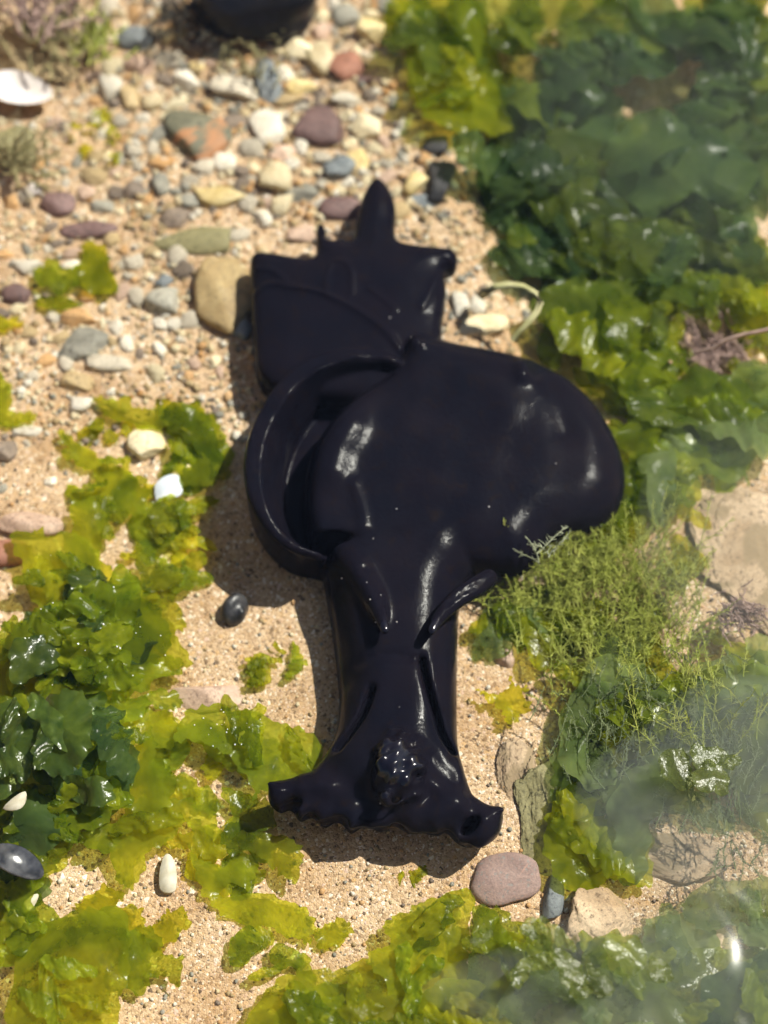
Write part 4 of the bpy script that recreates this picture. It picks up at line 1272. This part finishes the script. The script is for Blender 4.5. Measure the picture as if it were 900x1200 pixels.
# left-middle drift
weed_outline('ragged olive sea lettuce arching left of the sea hare flap', [
    ([(110, 465), (130, 470), (150, 468), (165, 482), (190, 478), (215, 475), (240, 480), (258, 495), (262, 530), (255, 565), (240, 570), (215, 565), (205, 545), (235, 540), (232, 515), (205, 500), (175, 505), (150, 495), (125, 488)], O_, 0.012, 0.002, 0.0015),
    ([(185, 480), (225, 475), (250, 500), (258, 540), (245, 560), (225, 520), (195, 500)], G, 0.018, 0.002, 0.0015),
    ([(70, 505), (90, 515), (115, 530), (140, 545), (158, 560), (172, 580), (168, 602), (150, 604), (115, 600), (85, 590), (75, 565), (100, 570), (110, 555), (85, 540)], O_, 0.010, 0.002, 0.0015),
    ([(85, 590), (120, 595), (118, 640), (115, 680), (95, 680), (80, 650), (85, 620)], O_, 0.014, 0.002, 0.0015)])
weed_clump('scattered olive sea lettuce scraps around the cream angular stone', 150, 535, 70, 50, 12, (16, 38), [O_, G, Y_], (0.003, 0.014), 431, tilt=0.2)
weed_clump('torn yellow-green sea lettuce scraps left of the body shadow', 195, 640, 50, 45, 12, (18, 42), [O_, G, Y_], (0.003, 0.014), 437, tilt=0.2)
for lab, cx, cy, rx, ry, n_, sz, mats, sd in (
        ('loose olive sea lettuce strands lying beside the left rim of the sea hare', 228, 520, 30, 50, 9, (35, 75), [O_, G, Y_], 481),
        ('thin yellow-green sea lettuce strands left of the dark snail', 205, 625, 36, 40, 9, (30, 60), [O_, G, Y_], 482),
        ('thin olive sea lettuce strands on the sand above the left heap', 145, 595, 38, 30, 7, (30, 60), [O_, Y_, G], 483),
        ('yellow-green sea lettuce strands below the thin olive loop', 215, 905, 50, 40, 8, (30, 65), [O_, G, Y_], 486),
        ('olive sea lettuce strands between left heap and body shadow', 185, 695, 40, 30, 8, (30, 65), [O_, G, Y_], 487),
        ('loose olive strands on the sand beside the head', 275, 1000, 50, 40, 7, (30, 60), [O_, Y_, G], 484),
        ('small olive strands on the sand near the bottom, left of centre', 330, 1120, 50, 30, 5, (25, 45), [O_, G], 485)):
    weed_clump(lab, cx, cy, rx, ry, n_, sz, mats, (0.002, 0.012), sd, ruff=0.6, tilt=0.08)
weed_outline('bright green weed scrap on the pebbles at upper left', [
    ([(40, 318), (60, 305), (80, 315), (98, 300), (98, 288), (120, 292), (128, 315), (138, 340), (110, 342), (95, 335), (70, 345), (45, 335)], G, 0.010, 0.001, 0.001),
    ([(96, 288), (120, 290), (136, 338), (100, 340)], Y_, 0.014, 0.001, 0.001),
    ([(40, 350), (70, 345), (95, 355), (80, 362), (50, 360)], O_, 0.008, 0.001, 0.001)])
weed_outline('green weed scrap at the left edge above the thin white chip', [
    ([(-10, 440), (12, 450), (15, 480), (40, 482), (38, 495), (10, 498), (-10, 495)], O_, 0.010, 0.001, 0.001)])
weed_outline('small green weed scrap at the left edge below the dark round pebble', [
    ([(-10, 368), (15, 372), (28, 378), (10, 386), (-10, 384)], Y_, 0.008, 0.001, 0.001)])
weed_clump('tiny yellow-green scraps between the white stones at upper left', 120, 160, 40, 35, 10, (10, 24), [Y_, O_, Y_], (0.006, 0.014), 440, tilt=0.25)
weed_outline('star-shaped bright yellow-green leaf right of the neck', [
    ([(556, 806), (575, 812), (592, 808), (598, 798), (606, 805), (618, 806), (614, 818), (625, 832), (612, 835), (604, 846), (592, 844), (586, 830), (570, 818)], Y_, 0.016, 0.002, 0.001)])
weed_clump('mossy green scraps left of the neck', 322, 780, 35, 26, 14, (12, 26), [O_, G, O_], (0.002, 0.008), 445, tilt=0.2)
weed_clump('olive sea lettuce scraps along the right side of the neck', 580, 740, 40, 30, 8, (25, 50), [O_, S_, G], (0.002, 0.014), 446, tilt=0.2)
weed_clump('yellow sea lettuce below the lower rim of the flap', 700, 640, 60, 25, 8, (30, 60), [O_, Y_, G], (0.002, 0.012), 447, tilt=0.2)
weed_clump('olive sea lettuce under the feathery weed right of the neck', 690, 715, 80, 40, 12, (45, 90), [O_, S_, G], (0.002, 0.014), 448, tilt=0.2)
weed_clump('green sea lettuce at the edge of the broad tan rock', 800, 620, 20, 80, 9, (30, 60), [O_, G, Y_], (0.006, 0.018), 449, tilt=0.25)
weed_clump('olive scraps on the sand left of the rose-grey stone', 470, 1020, 20, 12, 3, (15, 25), [O_], (0.002, 0.004), 450, tilt=0.1)

# ------------------------------------------------------------------ tufts
class Tubes:
    def __init__(self): self.v, self.f = [], []

    def add(self, pts, r0, r1):
        n = len(pts); b = len(self.v)
        for i, p in enumerate(pts):
            d = (pts[min(i + 1, n - 1)] - pts[max(i - 1, 0)])
            d = d.normalized() if d.length > 0 else Vector((0, 0, 1))
            a = d.orthogonal().normalized(); c = d.cross(a)
            r = r0 + (r1 - r0) * i / (n - 1)
            for k in range(3):
                t = k * 2.0944
                self.v.append(p + a * (math.cos(t) * r) + c * (math.sin(t) * r))
        for i in range(n - 1):
            for k in range(3):
                q = b + i * 3
                self.f.append((q + k, q + (k + 1) % 3, q + 3 + (k + 1) % 3, q + 3 + k))

    def build(self, name, mat, parent=None, off=Vector((0, 0, 0))):
        return obj(name, mesh_from(name, [tuple(p - off) for p in self.v], self.f, True, mat), parent)


def tuft(label, px, py, mat, n, length, spread, lean, seed, thick=0.00035, side=10, z=0.004, cat='seaweed', name='feathery_seaweed', sidelen=0.3, rise=0.6):
    r = random.Random(seed)
    base = on_bed(px, py)
    T = Tubes()
    for i in range(n):
        p = at(px + r.gauss(0, spread), py + r.gauss(0, spread * 0.8), base.z + z)
        L = length * PXM * r.uniform(0.6, 1.2)
        a = math.radians(lean + r.gauss(0, 32))
        d = Vector((math.cos(a), math.sin(a), rise * r.uniform(0.3, 1.2))).normalized()
        pts = [p.copy()]
        for k in range(6):
            d = (d + Vector((r.gauss(0, .16), r.gauss(0, .16), r.gauss(-0.03, .12)))).normalized()
            q = pts[-1] + d * L / 6
            q.z = min(max(q.z, float(gh(q.x, q.y)) + 0.001), 0.052)
            pts.append(q)
        T.add(pts, thick * 1.5, thick * 0.7)
        for k in range(side):
            t = r.uniform(0.1, 0.98) * 6
            j = min(int(t), 5)
            s = pts[j].lerp(pts[j + 1], t - j)
            ax = (pts[j + 1] - pts[j]).normalized()
            e = (ax * 0.7 + Vector((r.gauss(0, .7), r.gauss(0, .7), r.gauss(0.1, .5)))).normalized()
            l = L * sidelen * r.uniform(0.4, 1.1) * (1.15 - t / 7)
            m = s + e * l * 0.5
            T.add([s, m, m + (e + Vector((r.gauss(0, .3), r.gauss(0, .3), r.gauss(0, .3)))).normalized() * l * 0.5], thick, thick * 0.5)
    o = T.build(name, mat, None, base)
    o.location = base
    tag(o, label, cat)
    return o


tuft('feathery green weed tuft touching the lower right rim of the body flap', 655, 690, M_feather, 70, 80, 30, 100, 1, thick=0.00021, side=34, z=0.01, sidelen=0.2)
tuft('pale wispy weed sprig overlapping the edge of the black flap', 630, 655, M_feather_pale, 5, 50, 6, 75, 2, thick=0.0003, side=16, z=0.034, rise=0.35)
tuft('feathery green weed tuft in the middle of the right side', 740, 690, M_feather, 80, 85, 36, 95, 3, thick=0.00021, side=34, z=0.008, sidelen=0.2)
tuft('feathery weed tuft below the middle of the right side', 700, 770, M_feather, 70, 75, 40, 90, 4, thick=0.00021, side=34, z=0.012, sidelen=0.2)
tuft('sparse feathery weed beside the broad tan rock', 780, 760, M_feather, 45, 70, 28, 80, 5, thick=0.00021, side=30, z=0.012, sidelen=0.2)
tuft('feathery weed patch in front of the broad silty sheets', 820, 850, M_feather, 40, 70, 45, 100, 12, thick=0.00021, side=30, z=0.026, sidelen=0.2)
tuft('purple-brown bushy tuft on the pinkish rock at right', 850, 415, M_coral, 120, 40, 24, 140, 6, thick=0.0004, side=12, z=0.016, name='bushy_seaweed')
tuft('pinkish tan stiff tuft at the foot of the purple-brown tuft', 810, 450, M_coral_pink, 22, 42, 12, 200, 7, thick=0.0009, side=6, z=0.012, name='bushy_seaweed')
tuft('small purple tuft at the lower end of the broad tan rock', 862, 715, M_coral, 90, 26, 12, 300, 8, thick=0.0003, side=10, z=0.018, name='bushy_seaweed')
tuft('olive-brown weed tuft on the rock in the top left corner', 58, 42, M_browntuft, 80, 34, 24, 90, 9, thick=0.0006, side=10, z=0.016, name='bushy_seaweed')
tuft('purple-brown weed tuft at the top left corner', 45, 22, M_coral, 40, 50, 18, 90, 10, thick=0.0007, side=10, z=0.02, name='bushy_seaweed')
tuft('mossy green tuft left of the dark slate-grey pebble', 108, 50, M_feather, 40, 40, 14, 80, 11, thick=0.0006, side=8, z=0.012, name='bushy_seaweed')
tuft('dark weed tuft hanging off the rock at the left edge', 20, 185, M_browntuft, 40, 40, 16, 10, 13, thick=0.0006, side=8, z=0.012, name='bushy_seaweed')

M_fuzz = simple_mat('silty_fuzz', (0.18, 0.23, 0.10), (0.30, 0.34, 0.17), 90, 0.7, 0.1, 0.4)  # same milky haze put into the fuzz colour
tuft('soft grey-green fuzz over the broad silty sheets at the right edge', 850, 880, M_fuzz, 84, 36, 55, 100, 31, thick=0.0002, side=26, z=0.028, sidelen=0.25, rise=0.3)
tuft('soft grey-green fuzz near the glints right of the head', 745, 860, M_fuzz, 70, 36, 45, 80, 32, thick=0.0002, side=24, z=0.024, sidelen=0.25, rise=0.3)
tuft('soft silty fuzz at the right edge above the pale sandy ledge', 860, 970, M_fuzz, 62, 36, 40, 110, 33, thick=0.0002, side=24, z=0.028, sidelen=0.25, rise=0.3)
tuft('soft olive fuzz between the neck and the feathery weed', 610, 720, M_feather, 30, 50, 22, 100, 34, side=24, z=0.006, sidelen=0.25, rise=0.3)
M_darktuft = simple_mat('tuft_dark', (0.03, 0.028, 0.026), (0.08, 0.07, 0.05), 160, 0.7, 0.2)
tuft('dark weed fringe left of the black lump at the top edge', 215, 12, M_darktuft, 50, 40, 18, 270, 41, thick=0.0006, side=10, z=0.014, name='bushy_seaweed')
tuft('dark olive weed fringe under the black lump at the top edge', 300, 62, M_browntuft, 36, 26, 22, 270, 42, thick=0.0005, side=10, z=0.010, name='bushy_seaweed')
def added_haze(label, px, py, w, h, z, dens):  # added volume standing in for milky glare and haze over the water
    m, nt, out = new_mat('silt_' + str(px))
    pv = N(nt, 'VolumePrincipled')
    pv.inputs['Color'].default_value = (0.86, 0.93, 0.88, 1)
    pv.inputs['Density'].default_value = dens / U
    nt.links.new(pv.outputs[0], out.inputs['Volume'])
    v, f = ico(4)
    v = v * (1 + 0.10 * np.sin(v @ np.array([3.1, 1.7, 0.4]) + px) + 0.07 * np.sin(v @ np.array([-2.0, 4.6, 1.0])))[:, None]
    v = v * np.array([w * PXM / 2, h * PXM / 2, 0.011])
    o = obj('silt_cloud', mesh_from('silt_cloud', v, f, True, m))
    o.location = at(px, py, z)
    tag(o, label, 'silt', kind='stuff')


added_haze('pale milky silt drifting in the water at the right edge, level with the head', 860, 930, 300, 260, 0.034, 14.0)
added_haze('pale milky silt drifting in the water in the bottom right corner', 760, 1150, 420, 150, 0.034, 12.0)
added_haze('faint haze of silt in the water over the dark weed bank', 800, 150, 480, 420, 0.030, 2.4)
added_haze('faint haze of silt in the water over the broad tan rock', 870, 640, 230, 380, 0.034, 5.0)

# a dark weed stem lying over the green at right
st = Tubes()
st.add([at(x, y, z) for x, y, z in ((930, 378, .026), (895, 387, .028), (870, 392, .028), (850, 398, .027), (835, 408, .024), (815, 412, .02))], 0.0016, 0.0009)
so = st.build('purple_seaweed', M_coral)
tag(so, 'dark purple weed stem running in from the right edge', 'seaweed')

# ------------------------------------------------------------------ shells
def bivalve(label, px, py, w, h, rot, mat_in, mat_out, dep=0.28, z=0.004, tilt=(0, 0)):
    """open half shell: cupped inside, ribbed rim, umbo at one end"""
    n, m = 48, 12
    a, b = w * PXM / 2, h * PXM / 2 / CT
    def surf(s, off):
        vs = []
        for i in range(1, m + 1):
            q = i / m
            for k in range(n):
                t = 2 * math.pi * k / n
                x = math.cos(t); y = math.sin(t) * (1 - 0.18 * math.cos(t))
                vs.append((a * q * x - a * 0.1 * (1 - q), b * q * y, -dep * min(a, b) * 2 * (1 - q ** 2.2) * s + off * q + (0.0002 * math.sin(q * 60) if s > 1 else 0)))
        vs.append((-a * 0.1, 0, -dep * min(a, b) * 2 * s + off))
        return vs
    def faces(flip):
        fs = []
        for i in range(m - 1):
            for k in range(n):
                q = (i * n + k, i * n + (k + 1) % n, (i + 1) * n + (k + 1) % n, (i + 1) * n + k)
                fs.append(q[::-1] if flip else q)
        c = m * n
        for k in range(n):
            q = (c, (k + 1) % n, k)
            fs.append(q[::-1] if flip else q)
        return fs
    p = on_bed(px, py)
    root = empty('bivalve_shell', at(px, py, p.z + z))
    root.rotation_euler = (tilt[0], tilt[1], math.radians(rot))
    tag(root, label, 'shell')
    obj('inner_face', mesh_from('inner_face', surf(1.0, 0.0), faces(True), True, mat_in), root)
    obj('outer_face', mesh_from('outer_face', surf(1.12, -0.0006), faces(False), True, mat_out), root)
    rim = []
    for k in range(n):
        t = 2 * math.pi * k / n
        for rr, dz in ((1.0, 0.0), (1.012, -0.0003), (1.0, -0.0006)):
            rim.append((a * rr * math.cos(t), b * rr * math.sin(t) * (1 - 0.18 * math.cos(t)), dz + 0.0002))
    rf = []
    for k in range(n):
        for j in range(2):
            q = k * 3 + j; q2 = ((k + 1) % n) * 3 + j
            rf.append((q, q2, q2 + 1, q + 1))
    obj('rim', mesh_from('rim', rim, rf, True, mat_out), root)
    return root


bivalve('white oval half shell, pearly side up, at the upper left edge', 24, 103, 86, 46, -14, M_shell, M_shell_edge, 0.10, 0.012, (0.0, 0.05))
M_loop = simple_mat('pale_strand', (0.52, 0.50, 0.24), (0.72, 0.68, 0.40), 90, 0.5, 0.2, 0.3)
lt = Tubes()
for dz, dx in ((0.0, 0), (0.0010, 1.5), (0.0004, -1.5)):
    lt.add([at(x + dx, y + dx * 0.6, z + dz) for x, y, z in ((563, 347, .012), (570, 341, .022), (582, 336, .028), (598, 334, .030), (614, 336, .031), (627, 343, .031), (633, 353, .030), (629, 365, .029), (620, 376, .028), (610, 387, .026), (600, 399, .022))], 0.0020, 0.0009)
lo = lt.build('seaweed_strand', M_loop)
tag(lo, 'pale yellow-green strand looping right of the tail', 'seaweed')
bivalve('grey ribbed mussel shell poking out of the weed at the left edge', 20, 1008, 36, 56, 80, M_mussel, M_mussel, 0.25, 0.036, (0.4, 0.5))


def shard(label, px, py, pts, mat, z, thick=0.0016, tilt=(0.1, 0.05), name='shell_fragment'):
    O = closed_spline(w2([(px + x, py + y) for x, y in pts], z), 3)
    c = O.mean(0); O = O - c
    n = len(O)
    v = [(x, y, thick / 2 - 0.0) for x, y in O * 0.94] + [(x, y, 0.0) for x, y in O] + [(x, y, -thick / 2) for x, y in O * 0.95]
    v.append((0, 0, thick * 0.62))
    f = [(k, (k + 1) % n, 3 * n) for k in range(n)]
    for j in range(2):
        f += [(j * n + (k + 1) % n, j * n + k, (j + 1) * n + k, (j + 1) * n + (k + 1) % n) for k in range(n)]
    f.append(tuple(range(3 * n - 1, 2 * n - 1, -1)))
    o = obj(name, mesh_from(name, v, f, True, mat))
    b = on_bed(px, py)
    o.location = at(px, py, b.z + z); o.rotation_euler = (tilt[0], tilt[1], 0)
    tag(o, label, 'shell')
    return o


shard('pearly blue-white shell shard on the sand left of the flap', 199, 572, [(-18, -2), (-6, -14), (8, -16), (15, -8), (14, 6), (2, 12), (-14, 18)], M_shell_blue, 0.004)
shard('creamy upright shell chip on the sand below the curling weed branch', 197, 1025, [(-9, 20), (-10, 0), (-4, -20), (4, -20), (10, -6), (10, 18), (2, 24)], M_chip, 0.004)
shard('pale green-white shell chip in the weed at the left edge', 20, 940, [(-14, 8), (0, -6), (13, -12), (12, 2), (2, 10)], M_chip, 0.034)
shard('pale chip under weed near the lower left edge', 34, 1060, [(-12, 10), (4, -8), (14, -10), (8, 4), (-2, 12)], M_chip, 0.010)
shard('tiny white chip on the sand under the dark weedy rock', 40, 221, [(-8, 0), (-2, -6), (8, -3), (6, 5), (-3, 6)], M_shell, 0.003)

# snail beside the body shadow
def snail(label, px, py, w):
    p = on_bed(px, py)
    v, f = ico(4)
    v = v.copy()
    ang = np.arctan2(v[:, 1], v[:, 0]); rad = np.hypot(v[:, 0], v[:, 1])
    tt = ang + rad * 5.5
    v *= (1 + 0.10 * np.sin(tt))[:, None]
    v[:, 2] = v[:, 2] * 0.75 + 0.35 * np.exp(-(rad / 0.35) ** 2) * (v[:, 2] > 0)
    v *= w * PXM / 2
    o = obj('sea_snail', mesh_from('sea_snail', v, f, True, M_snail))
    o.location = at(px, py, p.z + w * PXM / 2 * 0.25)
    o.scale = (1.0, 1.15, 0.8)
    o.rotation_euler = (0.5, 0.7, 0)
    tag(o, label, 'snail')


snail('dark charcoal sea snail on the sand at the edge of the body shadow', 276, 716, 34)

# ------------------------------------------------------------------ bubbles and specks
def beads(label, spots, name='air_bubbles'):  # white beads standing in for tiny glints on the weed
    v0, f0 = ico(2)
    VV, FF, b = [], [], 0
    for px, py, z, r in spots:
        p = at(px, py, z)
        VV.append(v0 * r + np.array(p)); FF.append(f0 + b); b += len(v0)
    o = obj(name, mesh_from(name, np.concatenate(VV), np.concatenate(FF), True, M_glint_bead))
    tag(o, label, 'bubbles', kind='stuff')


rb = random.Random(5)
beads('tiny white bubbles on the weed at the lower left',
        [(rb.gauss(262, 20), rb.gauss(852, 9), rb.uniform(.024, .027), rb.uniform(.00015, .0004)) for _ in range(20)] +
        [(rb.gauss(110, 40), rb.gauss(745, 30), rb.uniform(.036, .044), rb.uniform(.0002, .0005)) for _ in range(16)])

tops = V[V[:, 2] > 0.030]
spk = []
for _ in range(18):
    q = tops[rb.randrange(len(tops))]
    spk.append((q, rb.uniform(0.00018, 0.00042)))
v0, f0 = ico(1)
so = obj('sand_specks', mesh_from('sand_specks', np.concatenate([v0 * np.array([r_ * 1.3, r_, r_]) + q for q, r_ in spk]), np.concatenate([f0 + i * len(v0) for i in range(len(spk))]), True, M_shell))
tag(so, 'tiny pale specks of sand clinging to the black skin', 'sand', kind='stuff')

# metres -> file units
for o in bpy.data.objects:
    if o.parent is None and o.type in ('MESH', 'EMPTY'):
        o.location = o.location * U
        o.scale = o.scale * U
